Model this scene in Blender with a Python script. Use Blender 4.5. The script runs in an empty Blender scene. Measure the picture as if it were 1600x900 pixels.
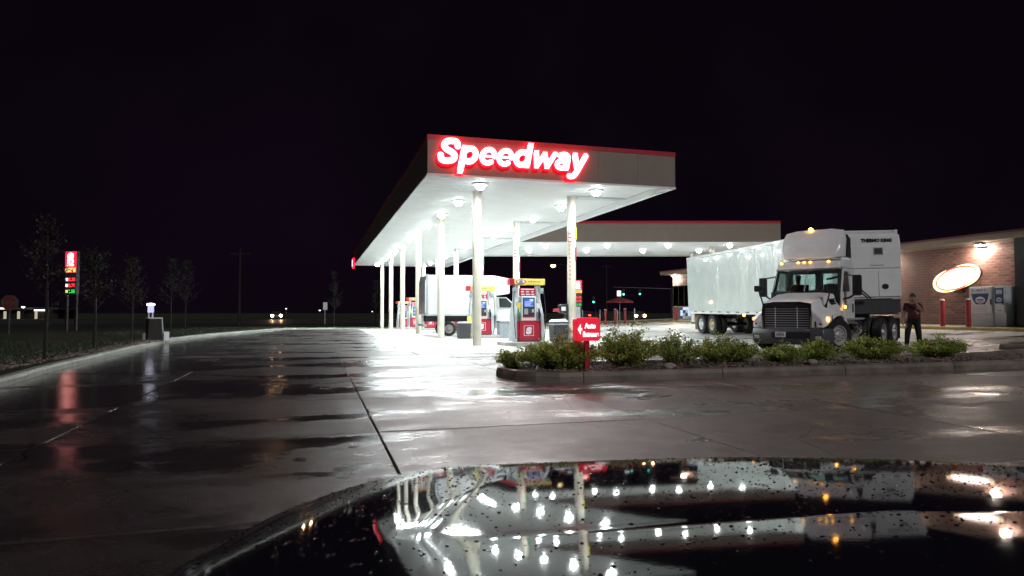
import bpy, bmesh, math, random
from mathutils import Vector, Matrix
R = math.radians
random.seed(7)
scene = bpy.context.scene
COL = scene.collection

# ------------------------------------------------------------------ camera, sky, exposure
cam_d = bpy.data.cameras.new('camera')
cam_d.sensor_width = 36.0
cam_d.lens = 36.0 * 1050 / 1600
cam_d.clip_start = 0.05
cam_d.clip_end = 3000
cam = bpy.data.objects.new('camera', cam_d)
COL.objects.link(cam)
cam.location = (0, 0, 1.25)
cam.rotation_euler = (R(90 + 2.05), 0, 0)
scene.camera = cam

world = bpy.data.worlds.new('World')
scene.world = world
world.use_nodes = True
wn = world.node_tree.nodes
wl = world.node_tree.links
bg = wn['Background']
sky = wn.new('ShaderNodeTexSky')
sky.sky_type = 'NISHITA'
sky.sun_disc = False
sky.sun_elevation = R(-9)
sky.sun_rotation = R(200)
glow = wn.new('ShaderNodeBackground')          # even light-pollution glow of an overcast night
glow.inputs['Color'].default_value = (0.60, 0.28, 0.74, 1)
glow.inputs['Strength'].default_value = 0.0060
wtc = wn.new('ShaderNodeTexCoord'); wsep = wn.new('ShaderNodeSeparateXYZ'); wl.new(wtc.outputs['Generated'], wsep.inputs[0])
wgr = wn.new('ShaderNodeMapRange'); wgr.inputs['From Min'].default_value = 0.0; wgr.inputs['From Max'].default_value = 0.45   # town glow fades with height
wgr.inputs['To Min'].default_value = 0.95; wgr.inputs['To Max'].default_value = 0.75; wgr.interpolation_type = 'SMOOTHSTEP'; wl.new(wsep.outputs[2], wgr.inputs['Value'])
wno = wn.new('ShaderNodeTexNoise'); wno.inputs['Scale'].default_value = 3.0; wno.inputs['Detail'].default_value = 5; wl.new(wtc.outputs['Generated'], wno.inputs['Vector'])
wmr = wn.new('ShaderNodeMapRange'); wmr.inputs['From Min'].default_value = 0.3; wmr.inputs['From Max'].default_value = 0.7; wmr.inputs['To Min'].default_value = 0.65; wmr.inputs['To Max'].default_value = 1.35; wl.new(wno.outputs['Fac'], wmr.inputs['Value'])
wm1 = wn.new('ShaderNodeMath'); wm1.operation = 'MULTIPLY'; wl.new(wgr.outputs[0], wm1.inputs[0]); wl.new(wmr.outputs[0], wm1.inputs[1])
wm2 = wn.new('ShaderNodeMath'); wm2.operation = 'MULTIPLY'; wm2.inputs[1].default_value = 0.0062; wl.new(wm1.outputs[0], wm2.inputs[0]); wl.new(wm2.outputs[0], glow.inputs['Strength'])
wl.new(sky.outputs['Color'], bg.inputs['Color'])
bg.inputs['Strength'].default_value = 0.02
add = wn.new('ShaderNodeAddShader')
wl.new(bg.outputs[0], add.inputs[0])
wl.new(glow.outputs[0], add.inputs[1])
wl.new(add.outputs[0], wn['World Output'].inputs['Surface'])

sun_d = bpy.data.lights.new('sun', 'SUN')          # faint, broad light from the street side behind the camera
sun_d.energy = 1.0
sun_d.angle = R(14)
sun_d.color = (1.0, 0.97, 0.96)
sun_o = bpy.data.objects.new('sun', sun_d)
COL.objects.link(sun_o)
sun_o.rotation_euler = Vector((-0.34, 0.75, -0.57)).to_track_quat('-Z', 'Y').to_euler()

scene.view_settings.view_transform = 'Standard'
scene.view_settings.look = 'None'
scene.view_settings.exposure = 0.0
scene.view_settings.gamma = 1.0
scene.view_settings.use_curve_mapping = False
scene.cycles.use_denoising = True
scene.cycles.sample_clamp_indirect = 40.0
scene.cycles.max_bounces = 7
scene.cycles.glossy_bounces = 4
scene.cycles.diffuse_bounces = 4
scene.cycles.transparent_max_bounces = 12
scene.cycles.use_light_tree = True

# ------------------------------------------------------------------ lie of the land
ANG = R(16.25)                       # the station is turned 16 degrees from the view axis
CA, SA = math.cos(ANG), math.sin(ANG)
U0 = 16.13                           # the lot rises gently towards the store ...
def ground_uv(u, v):
    return 0.032 * max(0.0, min(u, 45) - U0) - 0.025 * min(16, max(0.0, v - 50))   # ... and falls away at the far end
def uv(x, y): return x * CA + y * SA, -x * SA + y * CA
def ground(x, y): return ground_uv(*uv(x, y))
def W(u, v, z=0.0):                  # station grid (u across, v along the canopy) to world, z above the ground
    return Vector((u * CA - v * SA, u * SA + v * CA, z + ground_uv(u, v)))

# ------------------------------------------------------------------ mesh helpers
class MB:
    def __init__(s): s.v, s.f, s.m = [], [], []
    def face(s, pts, mi=0):
        n = len(s.v); s.v += [tuple(p) for p in pts]; s.f.append(tuple(range(n, n + len(pts)))); s.m.append(mi); return s
    def box(s, x0, x1, y0, y1, z0, z1, mi=0):
        n = len(s.v)
        s.v += [(x, y, z) for z in (z0, z1) for x, y in ((x0, y0), (x1, y0), (x1, y1), (x0, y1))]
        for q in ((3, 2, 1, 0), (4, 5, 6, 7), (0, 1, 5, 4), (1, 2, 6, 5), (2, 3, 7, 6), (3, 0, 4, 7)):
            s.f.append(tuple(n + i for i in q)); s.m.append(mi)
        return s
    def loft(s, secs, closed=True, caps=True, mi=0):
        n0 = len(s.v); k = len(secs[0])
        for sec in secs: s.v += [tuple(p) for p in sec]
        for i in range(len(secs) - 1):
            for j in range(k if closed else k - 1):
                a = n0 + i * k + j; b = n0 + i * k + (j + 1) % k
                s.f.append((a, b, b + k, a + k)); s.m.append(mi)
        if caps and closed:
            s.f.append(tuple(range(n0 + k - 1, n0 - 1, -1))); s.m.append(mi)
            e = n0 + (len(secs) - 1) * k
            s.f.append(tuple(range(e, e + k))); s.m.append(mi)
        return s
    def prism(s, poly, axis, a, b, mi=0):
        def P(p, c):
            if axis == 'x': return (c, p[0], p[1])
            if axis == 'y': return (p[0], c, p[1])
            return (p[0], p[1], c)
        return s.loft([[P(p, a) for p in poly], [P(p, b) for p in poly]], mi=mi)
    def tube(s, pts, r, n=8, mi=0):
        pts = [Vector(p) for p in pts]
        rs = r if isinstance(r, (list, tuple)) else [r] * len(pts)
        secs = []; up = None
        for i, p in enumerate(pts):
            d = (pts[min(i + 1, len(pts) - 1)] - pts[max(i - 1, 0)])
            if d.length < 1e-9: d = Vector((0, 0, 1))
            d.normalize()
            if up is None:
                up = Vector((0, 0, 1)) if abs(d.z) < 0.9 else Vector((1, 0, 0))
            a = d.cross(up); a.normalize(); b = d.cross(a); up = -b if False else up
            secs.append([p + (a * math.cos(t) + b * math.sin(t)) * rs[i] for t in [2 * math.pi * k / n for k in range(n)]])
        return s.loft(secs, mi=mi)
    def cyl(s, c, axis, r, a, b, n=20, r2=None, mi=0):
        r2 = r if r2 is None else r2
        secs = []
        for q, rr in ((a, r), (b, r2)):
            ring = []
            for k in range(n):
                t = 2 * math.pi * k / n
                p = (c[0] + rr * math.cos(t), c[1] + rr * math.sin(t))
                ring.append((q, p[0], p[1]) if axis == 'x' else (p[0], q, p[1]) if axis == 'y' else (p[0], p[1], q))
            secs.append(ring)
        return s.loft(secs, mi=mi)
    def lathe(s, prof, c=(0, 0, 0), axis='z', n=20, mi=0, caps=True):
        secs = []
        for r, h in prof:
            ring = []
            for k in range(n):
                t = 2 * math.pi * k / n
                a, b = r * math.cos(t), r * math.sin(t)
                q = (a, b, h) if axis == 'z' else (h, a, b) if axis == 'x' else (a, h, b)
                ring.append((q[0] + c[0], q[1] + c[1], q[2] + c[2]))
            secs.append(ring)
        return s.loft(secs, mi=mi, caps=caps)
    def mesh(s, name, mats, smooth=False):
        me = bpy.data.meshes.new(name); me.from_pydata(s.v, [], s.f)
        for m in (mats if isinstance(mats, (list, tuple)) else [mats]): me.materials.append(m)
        if any(s.m): me.polygons.foreach_set('material_index', s.m)
        bm = bmesh.new(); bm.from_mesh(me); bmesh.ops.recalc_face_normals(bm, faces=bm.faces); bm.to_mesh(me); bm.free()
        if smooth:
            me.polygons.foreach_set('use_smooth', [True] * len(me.polygons)); me.set_sharp_from_angle(angle=R(38))
        me.update(); return me
    def build(s, name, mats, parent=None, loc=None, rz=0, bevel=0, smooth=False, seg=2):
        return place(name, s.mesh(name, mats, smooth), parent, loc, rz, bevel, seg)

def place(name, me, parent=None, loc=None, rz=0, bevel=0, seg=2):
    o = bpy.data.objects.new(name, me); COL.objects.link(o)
    if parent is not None: o.parent = parent
    if loc is not None: o.location = loc
    o.rotation_euler = (0, 0, rz)
    if bevel:
        b = o.modifiers.new('bevel', 'BEVEL'); b.width = bevel; b.segments = seg; b.limit_method = 'ANGLE'; b.angle_limit = R(30)
    return o
def tag(o, label, cat, group=None, kind=None):
    if label: o['label'] = label
    if cat: o['category'] = cat
    if group: o['group'] = group
    if kind: o['kind'] = kind
    return o
def thing(name, label, cat, loc=(0, 0, 0), rz=0.0, group=None):
    o = bpy.data.objects.new(name, None); COL.objects.link(o); o.location = loc; o.rotation_euler = (0, 0, rz)
    o.empty_display_size = 0.2
    return tag(o, label, cat, group)
def struct(o, label=None):
    o['kind'] = 'structure'
    if label: o['label'] = label
    return o
def copy_tree(o, parent=None):
    c = o.copy(); COL.objects.link(c); c.parent = parent
    for ch in list(o.children): copy_tree(ch, c)
    return c
def text_mesh(body, size, mat, extrude=0.0, offset=0.0, shear=0.0, sx=1.0, center=False, spacing=1.0):
    c = bpy.data.curves.new('lettering', 'FONT'); c.body = body; c.size = size; c.extrude = extrude
    c.offset = offset; c.shear = shear; c.resolution_u = 5; c.space_character = spacing
    o = bpy.data.objects.new('lettering', c); me = bpy.data.meshes.new_from_object(o)
    bpy.data.objects.remove(o); bpy.data.curves.remove(c)
    xs = [v.co.x for v in me.vertices]; mid = (min(xs) + max(xs)) / 2 if center else 0
    for v in me.vertices: v.co = ((v.co.x - mid) * sx, -v.co.z, v.co.y)     # upright, facing -y
    me.materials.clear(); me.materials.append(mat)
    return me

# ------------------------------------------------------------------ materials
def lin(r, g, b):
    f = lambda c: (c / 255) / 12.92 if c <= 10 else ((c / 255 + 0.055) / 1.055) ** 2.4
    return (f(r), f(g), f(b))
def mat(name, col, rough=0.5, metal=0.0, var=0.12, scale=6.0, bump=0.0, bscale=60.0, emit=None, es=0.0, coat=0.0, spec=0.5, front=False):
    m = bpy.data.materials.new(name); m.use_nodes = True
    nt = m.node_tree; n = nt.nodes; l = nt.links; p = n['Principled BSDF']
    p.inputs['Base Color'].default_value = (*col, 1)
    p.inputs['Roughness'].default_value = rough; p.inputs['Metallic'].default_value = metal
    p.inputs['Coat Weight'].default_value = coat; p.inputs['Coat Roughness'].default_value = 0.04
    p.inputs['Specular IOR Level'].default_value = spec
    if emit is not None:
        p.inputs['Emission Color'].default_value = (*emit, 1); p.inputs['Emission Strength'].default_value = es
        if front: m.cycles.emission_sampling = 'FRONT'
    if var:
        tc = n.new('ShaderNodeTexCoord'); no = n.new('ShaderNodeTexNoise')
        no.inputs['Scale'].default_value = scale; no.inputs['Detail'].default_value = 4
        l.new(tc.outputs['Object'], no.inputs['Vector'])
        mr = n.new('ShaderNodeMapRange'); mr.inputs['From Min'].default_value = 0.25; mr.inputs['From Max'].default_value = 0.75
        mr.inputs['To Min'].default_value = 1 - var; mr.inputs['To Max'].default_value = 1 + var
        l.new(no.outputs['Fac'], mr.inputs['Value'])
        mx = n.new('ShaderNodeVectorMath'); mx.operation = 'SCALE'; mx.inputs[0].default_value = col
        l.new(mr.outputs[0], mx.inputs['Scale']); l.new(mx.outputs[0], p.inputs['Base Color'])
        r2 = n.new('ShaderNodeMapRange'); r2.inputs['To Min'].default_value = max(0.02, rough * (1 - var)); r2.inputs['To Max'].default_value = min(1, rough * (1 + var))
        l.new(no.outputs['Fac'], r2.inputs['Value']); l.new(r2.outputs[0], p.inputs['Roughness'])
        if bump:
            n2 = n.new('ShaderNodeTexNoise'); n2.inputs['Scale'].default_value = bscale; n2.inputs['Detail'].default_value = 3
            l.new(tc.outputs['Object'], n2.inputs['Vector'])
            b = n.new('ShaderNodeBump'); b.inputs['Strength'].default_value = bump; b.inputs['Distance'].default_value = 0.02
            l.new(n2.outputs['Fac'], b.inputs['Height']); l.new(b.outputs[0], p.inputs['Normal'])
    return m
def glow_mat(name, col, strength):
    m = mat(name, (0.02, 0.02, 0.02), 0.4, var=0, emit=col, es=strength); return m
def glass_mat(name, tint=(0.8, 0.9, 0.88), refl=0.12):
    m = bpy.data.materials.new(name); m.use_nodes = True; n = m.node_tree.nodes; l = m.node_tree.links
    n.remove(n['Principled BSDF'])
    t = n.new('ShaderNodeBsdfTransparent'); t.inputs[0].default_value = (*tint, 1)
    g = n.new('ShaderNodeBsdfGlossy'); g.inputs['Roughness'].default_value = 0.03
    f = n.new('ShaderNodeFresnel'); f.inputs['IOR'].default_value = 1.45
    x = n.new('ShaderNodeMixShader'); l.new(f.outputs[0], x.inputs[0]); l.new(t.outputs[0], x.inputs[1]); l.new(g.outputs[0], x.inputs[2])
    l.new(x.outputs[0], n['Material Output'].inputs['Surface']); return m

def wet_concrete(name, dry, wet, joints=False, wet_bias=0.0, r_dry=0.42, r_wet=0.06, per_slab=0.12, asphalt=False):
    """damp concrete or asphalt with shallow puddles; everything in ground coordinates"""
    m = bpy.data.materials.new(name); m.use_nodes = True; nt = m.node_tree; n = nt.nodes; l = nt.links; p = n['Principled BSDF']
    def N(t, **k):
        q = n.new(t)
        for a, b in k.items(): q.inputs[a].default_value = b
        return q
    geo = n.new('ShaderNodeNewGeometry')
    mp = n.new('ShaderNodeMapping'); mp.vector_type = 'TEXTURE'; mp.inputs['Rotation'].default_value = (0, 0, ANG)
    l.new(geo.outputs['Position'], mp.inputs['Vector'])
    st = n.new('ShaderNodeMapping'); st.inputs['Scale'].default_value = (0.6, 1.35, 1.0); l.new(mp.outputs[0], st.inputs['Vector'])
    big = N('ShaderNodeTexNoise', Scale=0.42, Detail=6.0, Roughness=0.62); l.new(st.outputs[0], big.inputs['Vector'])
    fine = N('ShaderNodeTexNoise', Scale=70.0, Detail=4.0, Roughness=0.7); l.new(mp.outputs[0], fine.inputs['Vector'])
    mid = N('ShaderNodeTexNoise', Scale=2.6, Detail=5.0, Roughness=0.65); l.new(mp.outputs[0], mid.inputs['Vector'])
    oi = n.new('ShaderNodeObjectInfo')
    a1 = n.new('ShaderNodeMath'); a1.operation = 'MULTIPLY_ADD'; a1.inputs[1].default_value = per_slab; a1.inputs[2].default_value = wet_bias - per_slab / 2
    l.new(oi.outputs['Random'], a1.inputs[0])
    a2 = n.new('ShaderNodeMath'); a2.operation = 'ADD'; l.new(big.outputs['Fac'], a2.inputs[0]); l.new(a1.outputs[0], a2.inputs[1])
    a3 = n.new('ShaderNodeMath'); a3.operation = 'MULTIPLY_ADD'; a3.inputs[1].default_value = 0.16; l.new(mid.outputs['Fac'], a3.inputs[0]); l.new(a2.outputs[0], a3.inputs[2])
    su = n.new('ShaderNodeSeparateXYZ'); l.new(mp.outputs[0], su.inputs[0])          # rain water gathers in the gutter along the verge kerb
    gut = N('ShaderNodeMapRange', **{'From Min': 0.5, 'From Max': -4.5, 'To Min': 0.0, 'To Max': 0.18}); gut.interpolation_type = 'SMOOTHSTEP'; l.new(su.outputs[0], gut.inputs['Value'])
    a4 = n.new('ShaderNodeMath'); a4.operation = 'ADD'; l.new(a3.outputs[0], a4.inputs[0]); l.new(gut.outputs[0], a4.inputs[1]); a3 = a4
    w = N('ShaderNodeMapRange', **{'From Min': 0.52, 'From Max': 0.72}); w.interpolation_type = 'SMOOTHSTEP'; l.new(a3.outputs[0], w.inputs['Value'])
    cm = n.new('ShaderNodeMix'); cm.data_type = 'RGBA'; cm.inputs['A'].default_value = (*dry, 1); cm.inputs['B'].default_value = (*wet, 1); l.new(w.outputs[0], cm.inputs['Factor'])
    sp = N('ShaderNodeMapRange', **{'From Min': 0.3, 'From Max': 0.7, 'To Min': 0.72, 'To Max': 1.25}); l.new(mid.outputs['Fac'], sp.inputs['Value'])
    f2 = N('ShaderNodeMapRange', **{'From Min': 0.3, 'From Max': 0.7, 'To Min': 0.55, 'To Max': 1.45}); l.new(fine.outputs['Fac'], f2.inputs['Value'])
    mm = n.new('ShaderNodeMath'); mm.operation = 'MULTIPLY'; l.new(sp.outputs[0], mm.inputs[0]); l.new(f2.outputs[0], mm.inputs[1])
    sto = N('ShaderNodeTexNoise', Scale=0.9, Detail=8.0, Roughness=0.75); l.new(mp.outputs[0], sto.inputs['Vector'])       # old oil and tyre stains
    stn = N('ShaderNodeMapRange', **{'From Min': 0.56, 'From Max': 0.68, 'To Min': 1.0, 'To Max': 0.62}); l.new(sto.outputs['Fac'], stn.inputs['Value'])
    mm3 = n.new('ShaderNodeMath'); mm3.operation = 'MULTIPLY'; l.new(mm.outputs[0], mm3.inputs[0]); l.new(stn.outputs[0], mm3.inputs[1]); mm = mm3
    sc = n.new('ShaderNodeVectorMath'); sc.operation = 'SCALE'; l.new(cm.outputs['Result'], sc.inputs[0]); l.new(mm.outputs[0], sc.inputs['Scale'])
    l.new(sc.outputs[0], p.inputs['Base Color'])
    r = N('ShaderNodeMapRange', **{'To Min': r_dry, 'To Max': r_wet}); l.new(w.outputs[0], r.inputs['Value'])
    r2 = N('ShaderNodeMath'); r2.operation = 'MULTIPLY_ADD'; r2.inputs[1].default_value = 0.14; l.new(mid.outputs['Fac'], r2.inputs[0]); 
    r3 = N('ShaderNodeMath'); r3.operation = 'SUBTRACT'; r3.inputs[1].default_value = 0.06; r3.use_clamp = True
    l.new(r.outputs[0], r2.inputs[2]); l.new(r2.outputs[0], r3.inputs[0]); l.new(r3.outputs[0], p.inputs['Roughness'])
    inv = n.new('ShaderNodeMath'); inv.operation = 'SUBTRACT'; inv.inputs[0].default_value = 1.08; l.new(w.outputs[0], inv.inputs[1])
    bs = n.new('ShaderNodeMath'); bs.operation = 'MULTIPLY'; bs.inputs[1].default_value = 0.75 if not asphalt else 0.5; l.new(inv.outputs[0], bs.inputs[0])
    b = n.new('ShaderNodeBump'); b.inputs['Distance'].default_value = 0.012; l.new(bs.outputs[0], b.inputs['Strength']); l.new(fine.outputs['Fac'], b.inputs['Height'])
    rip = N('ShaderNodeTexNoise', Scale=3.2, Detail=3.0); l.new(st.outputs[0], rip.inputs['Vector'])
    b2 = n.new('ShaderNodeBump'); b2.inputs['Distance'].default_value = 0.01; b2.inputs['Strength'].default_value = 0.12
    l.new(rip.outputs['Fac'], b2.inputs['Height']); l.new(b.outputs[0], b2.inputs['Normal']); l.new(b2.outputs[0], p.inputs['Normal'])
    vw = N('ShaderNodeTexNoise', Scale=1.1, Detail=4.0); l.new(mp.outputs[0], vw.inputs['Vector'])         # hairline cracks wander across some slabs
    vm = n.new('ShaderNodeMix'); vm.data_type = 'VECTOR'; vm.inputs['Factor'].default_value = 0.22; l.new(mp.outputs[0], vm.inputs['A']); l.new(vw.outputs['Color'], vm.inputs['B'])
    vo = n.new('ShaderNodeTexVoronoi'); vo.feature = 'DISTANCE_TO_EDGE'; vo.inputs['Scale'].default_value = 0.30; l.new(vm.outputs['Result'], vo.inputs['Vector'])
    cr = N('ShaderNodeMapRange', **{'From Min': 0.0012, 'From Max': 0.003, 'To Min': 0.45, 'To Max': 1.0}); l.new(vo.outputs['Distance'], cr.inputs['Value'])
    scc = n.new('ShaderNodeVectorMath'); scc.operation = 'SCALE'; l.new(sc.outputs[0], scc.inputs[0]); l.new(cr.outputs[0], scc.inputs['Scale']); sc = scc
    l.new(sc.outputs[0], p.inputs['Base Color'])
    if joints:       # far away the slab joints are too thin to build
        sx = n.new('ShaderNodeSeparateXYZ'); l.new(mp.outputs[0], sx.inputs[0])
        fs = []
        for k, (per, off) in enumerate(((3.1, 0.63), (2.85, 1.45))):
            s1 = n.new('ShaderNodeMath'); s1.operation = 'SUBTRACT'; s1.inputs[1].default_value = off; l.new(sx.outputs[k], s1.inputs[0])
            pp = n.new('ShaderNodeMath'); pp.operation = 'PINGPONG'; pp.inputs[1].default_value = per / 2; l.new(s1.outputs[0], pp.inputs[0])
            ls = n.new('ShaderNodeMath'); ls.operation = 'LESS_THAN'; ls.inputs[1].default_value = 0.016; l.new(pp.outputs[0], ls.inputs[0]); fs.append(ls)
        mxx = n.new('ShaderNodeMath'); mxx.operation = 'MAXIMUM'; l.new(fs[0].outputs[0], mxx.inputs[0]); l.new(fs[1].outputs[0], mxx.inputs[1])
        jm = n.new('ShaderNodeMix'); jm.data_type = 'RGBA'; jm.inputs['B'].default_value = (0.03, 0.028, 0.026, 1)
        l.new(mxx.outputs[0], jm.inputs['Factor']); l.new(sc.outputs[0], jm.inputs['A']); l.new(jm.outputs['Result'], p.inputs['Base Color'])
    return m

M = {}
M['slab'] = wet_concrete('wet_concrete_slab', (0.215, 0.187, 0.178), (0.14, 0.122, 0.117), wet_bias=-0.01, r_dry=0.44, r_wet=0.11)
M['slab_dark'] = wet_concrete('dark_concrete_slab', (0.058, 0.048, 0.046), (0.042, 0.035, 0.034), wet_bias=-0.01, r_dry=0.42, r_wet=0.11)  # darker concrete for the slabs left of one joint line
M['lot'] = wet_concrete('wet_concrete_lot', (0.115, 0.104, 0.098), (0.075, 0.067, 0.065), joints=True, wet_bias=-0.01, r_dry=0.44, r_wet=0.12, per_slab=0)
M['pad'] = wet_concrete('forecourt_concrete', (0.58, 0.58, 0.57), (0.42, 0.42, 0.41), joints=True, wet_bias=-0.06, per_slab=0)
M['bed'] = mat('joint_filler', (0.03, 0.028, 0.027), 0.7)
M['kerb'] = mat('kerb_concrete', (0.17, 0.14, 0.12), 0.45, var=0.5, scale=2.5, bump=0.6, bscale=50)
M['lit_verge_kerb'] = mat('lit_kerb_concrete', (0.33, 0.34, 0.30), 0.45, var=0.3, scale=5, bump=0.3, bscale=50)  # kerb concrete made lighter: the canopy's light put into the colour
M['yellow_kerb'] = mat('yellow_kerb_paint', (0.42, 0.30, 0.08), 0.5, var=0.3, scale=5)
M['walk'] = mat('sidewalk_concrete', (0.32, 0.30, 0.28), 0.4, var=0.2, scale=3, bump=0.2)
M['soil'] = mat('planting_mulch', (0.05, 0.036, 0.028), 0.9, var=0.4, scale=20, bump=0.8, bscale=40)
M['stone'] = mat('bed_gravel', (0.17, 0.13, 0.115), 0.7, var=0.5, scale=3)
M['rock'] = mat('pale_rock', (0.32, 0.27, 0.24), 0.8, var=0.3, scale=10, bump=0.5)
M['turf'] = mat('night_turf', (0.010, 0.014, 0.005), 0.8, var=0.45, scale=1.2, bump=0.6, bscale=30)
M['field'] = mat('dark_field', (0.03, 0.035, 0.015), 0.9, var=0.4, scale=0.2)
M['blade'] = mat('grass_blade', (0.022, 0.032, 0.009), 0.6, var=0.4, scale=2)
M['asphalt'] = mat('far_asphalt', (0.04, 0.04, 0.042), 0.5, var=0.2, scale=1)
M['tan'] = mat('tan_fascia_panel', (0.23, 0.19, 0.16), 0.42, var=0.06, scale=2)
M['red'] = mat('red_trim', (0.42, 0.012, 0.03), 0.4, var=0.08)
M['soffit'] = mat('white_soffit', (0.80, 0.83, 0.83), 0.55, var=0.05, scale=1.5, spec=0.25)
M['soffit_line'] = mat('soffit_trim', (0.62, 0.65, 0.65), 0.4, var=0.05)
M['column'] = mat('cream_column', (0.66, 0.62, 0.52), 0.28, var=0.08, scale=2)
M['housing'] = mat('fixture_housing', (0.7, 0.7, 0.7), 0.4)
M['lens'] = glow_mat('canopy_lamp_lens', (0.90, 1.0, 1.0), 2950)
M['glare_bowl'] = glow_mat('canopy_lamp_glare', (0.92, 1.0, 0.98), 48)
M['lens2'] = glow_mat('diesel_lamp_lens', (0.95, 1.0, 0.97), 950)
M['wall_lamp'] = glow_mat('wall_lamp_lens', (1.0, 0.88, 0.74), 900)
M['sign_white'] = glow_mat('letter_face_light', (1.0, 0.16, 0.20), 16)
M['sign_red'] = glow_mat('letter_return_light', (1.0, 0.003, 0.010), 8.0)
M['lit_red'] = glow_mat('lit_red_face', (1.0, 0.012, 0.04), 1.7)
M['lit_white'] = glow_mat('lit_white_face', (1.0, 0.42, 0.45), 4.5)
M['lit_yellow'] = glow_mat('lit_yellow_face', (1.0, 0.7, 0.2), 1.2)
M['led_red'] = glow_mat('red_price_digit', (1.0, 0.03, 0.04), 2.2)
M['led_green'] = glow_mat('green_price_digit', (0.03, 0.9, 0.12), 1.3)
M['amber'] = glow_mat('amber_marker', (1.0, 0.42, 0.05), 9)
M['amber_hot'] = glow_mat('amber_turn_lamp', (1.0, 0.36, 0.04), 22)
M['amber_dim'] = glow_mat('dim_orange_lamp', (1.0, 0.30, 0.10), 3)
M['white'] = mat('white_paint', (0.74, 0.75, 0.75), 0.25, var=0.04, coat=0.4)
M['truck_white'] = mat('truck_white', (0.79, 0.81, 0.83), 0.2, var=0.06, scale=3, coat=0.5)
M['grey'] = mat('grey_plastic', (0.30, 0.33, 0.36), 0.4)
M['pale_grey'] = mat('pale_grey_plastic', (0.50, 0.55, 0.58), 0.35)
M['dark'] = mat('dark_plastic', (0.018, 0.02, 0.024), 0.35)
M['mid_dark'] = mat('charcoal_plastic', (0.05, 0.055, 0.06), 0.42)
M['bumper'] = mat('bumper_grey', (0.07, 0.08, 0.09), 0.35)
M['black'] = mat('black_rubber', (0.012, 0.012, 0.013), 0.65, var=0.3, bump=0.2)
M['chrome'] = mat('chrome', (0.75, 0.76, 0.78), 0.12, metal=1.0, var=0.05)
M['alloy'] = mat('alloy_rim', (0.42, 0.42, 0.42), 0.35, metal=0.15, var=0.2)
M['rim_cream'] = mat('cream_steel_rim', (0.55, 0.47, 0.30), 0.5, var=0.2)
M['glass'] = glass_mat('vehicle_glass')
M['dark_glass'] = glass_mat('dark_vehicle_glass', (0.25, 0.28, 0.28))
M['pump_red'] = mat('pump_red_panel', (0.42, 0.015, 0.04), 0.32, var=0.06)
M['yellow'] = mat('pump_topper_yellow', (0.74, 0.56, 0.12), 0.4, var=0.05)
M['yellow2'] = mat('bright_yellow', (0.85, 0.66, 0.04), 0.4)
M['screen'] = glow_mat('pump_screen', (0.05, 0.14, 0.75), 0.9)
M['screen2'] = glow_mat('pump_screen_light', (0.55, 0.75, 1.0), 1.2)
M['green'] = mat('green_print', (0.05, 0.25, 0.08), 0.5)
M['blue'] = mat('blue_print', (0.02, 0.06, 0.22), 0.4)
M['paper'] = mat('white_print', (0.72, 0.73, 0.75), 0.45, var=0.05)
M['island'] = mat('island_concrete', (0.40, 0.39, 0.37), 0.5, var=0.2, bump=0.2)
def leaf_mat(name, col, **k):
    m = mat(name, col, 0.45, **k); nt = m.node_tree; n = nt.nodes; l = nt.links; p = n['Principled BSDF']
    t = n.new('ShaderNodeBsdfTranslucent'); src = p.inputs['Base Color'].links[0].from_socket; l.new(src, t.inputs['Color'])
    x = n.new('ShaderNodeMixShader'); x.inputs[0].default_value = 0.55; l.new(p.outputs[0], x.inputs[1]); l.new(t.outputs[0], x.inputs[2])
    l.new(x.outputs[0], n['Material Output'].inputs['Surface']); return m
M['leaf'] = leaf_mat('shrub_leaf', (0.40, 0.50, 0.12), var=0.6, scale=3.5)
M['leaf2'] = leaf_mat('shrub_leaf_yellow', (0.55, 0.55, 0.15), var=0.5, scale=4)
M['leaf3'] = leaf_mat('shrub_leaf_dark', (0.22, 0.28, 0.09), var=0.5, scale=4)
M['leaf_dry'] = mat('autumn_leaf', (0.015, 0.012, 0.006), 0.6, var=0.5, scale=3)
M['bark'] = mat('bark', (0.009, 0.007, 0.006), 0.85, var=0.4, scale=12, bump=0.6)
M['bark_pale'] = mat('pale_bark', (0.013, 0.010, 0.009), 0.8, var=0.3, scale=12, bump=0.5)
M['wood_pole'] = mat('utility_pole_wood', (0.009, 0.008, 0.008), 0.8, var=0.3)
M['mortar'] = mat('mortar', (0.34, 0.29, 0.25), 0.8, var=0.2, scale=10)
M['brick'] = None
M['dark_metal'] = mat('dark_bronze_metal', (0.018, 0.015, 0.014), 0.4)
M['roof'] = mat('tan_roof_fascia', (0.34, 0.26, 0.20), 0.5, var=0.1)
M['roof_red'] = mat('dull_red_coping', (0.20, 0.05, 0.045), 0.5)
M['bollard'] = mat('red_bollard_sleeve', (0.30, 0.022, 0.026), 0.4)
M['skin'] = mat('skin', (0.36, 0.21, 0.15), 0.5, var=0.1)
M['shirt'] = mat('maroon_polo', (0.065, 0.010, 0.018), 0.85, var=0.2, scale=12)
M['trousers'] = mat('black_trousers', (0.010, 0.010, 0.013), 0.85, var=0.2)
M['hair'] = mat('dark_hair', (0.02, 0.015, 0.012), 0.6)
M['shoe'] = mat('black_shoe', (0.012, 0.012, 0.012), 0.45)
M['orange_shirt'] = mat('rust_shirt', (0.22, 0.06, 0.035), 0.8)
M['interior'] = mat('cab_interior', (0.10, 0.095, 0.09), 0.8)
M['cap'] = mat('pale_cap', (0.55, 0.54, 0.5), 0.8)

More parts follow.
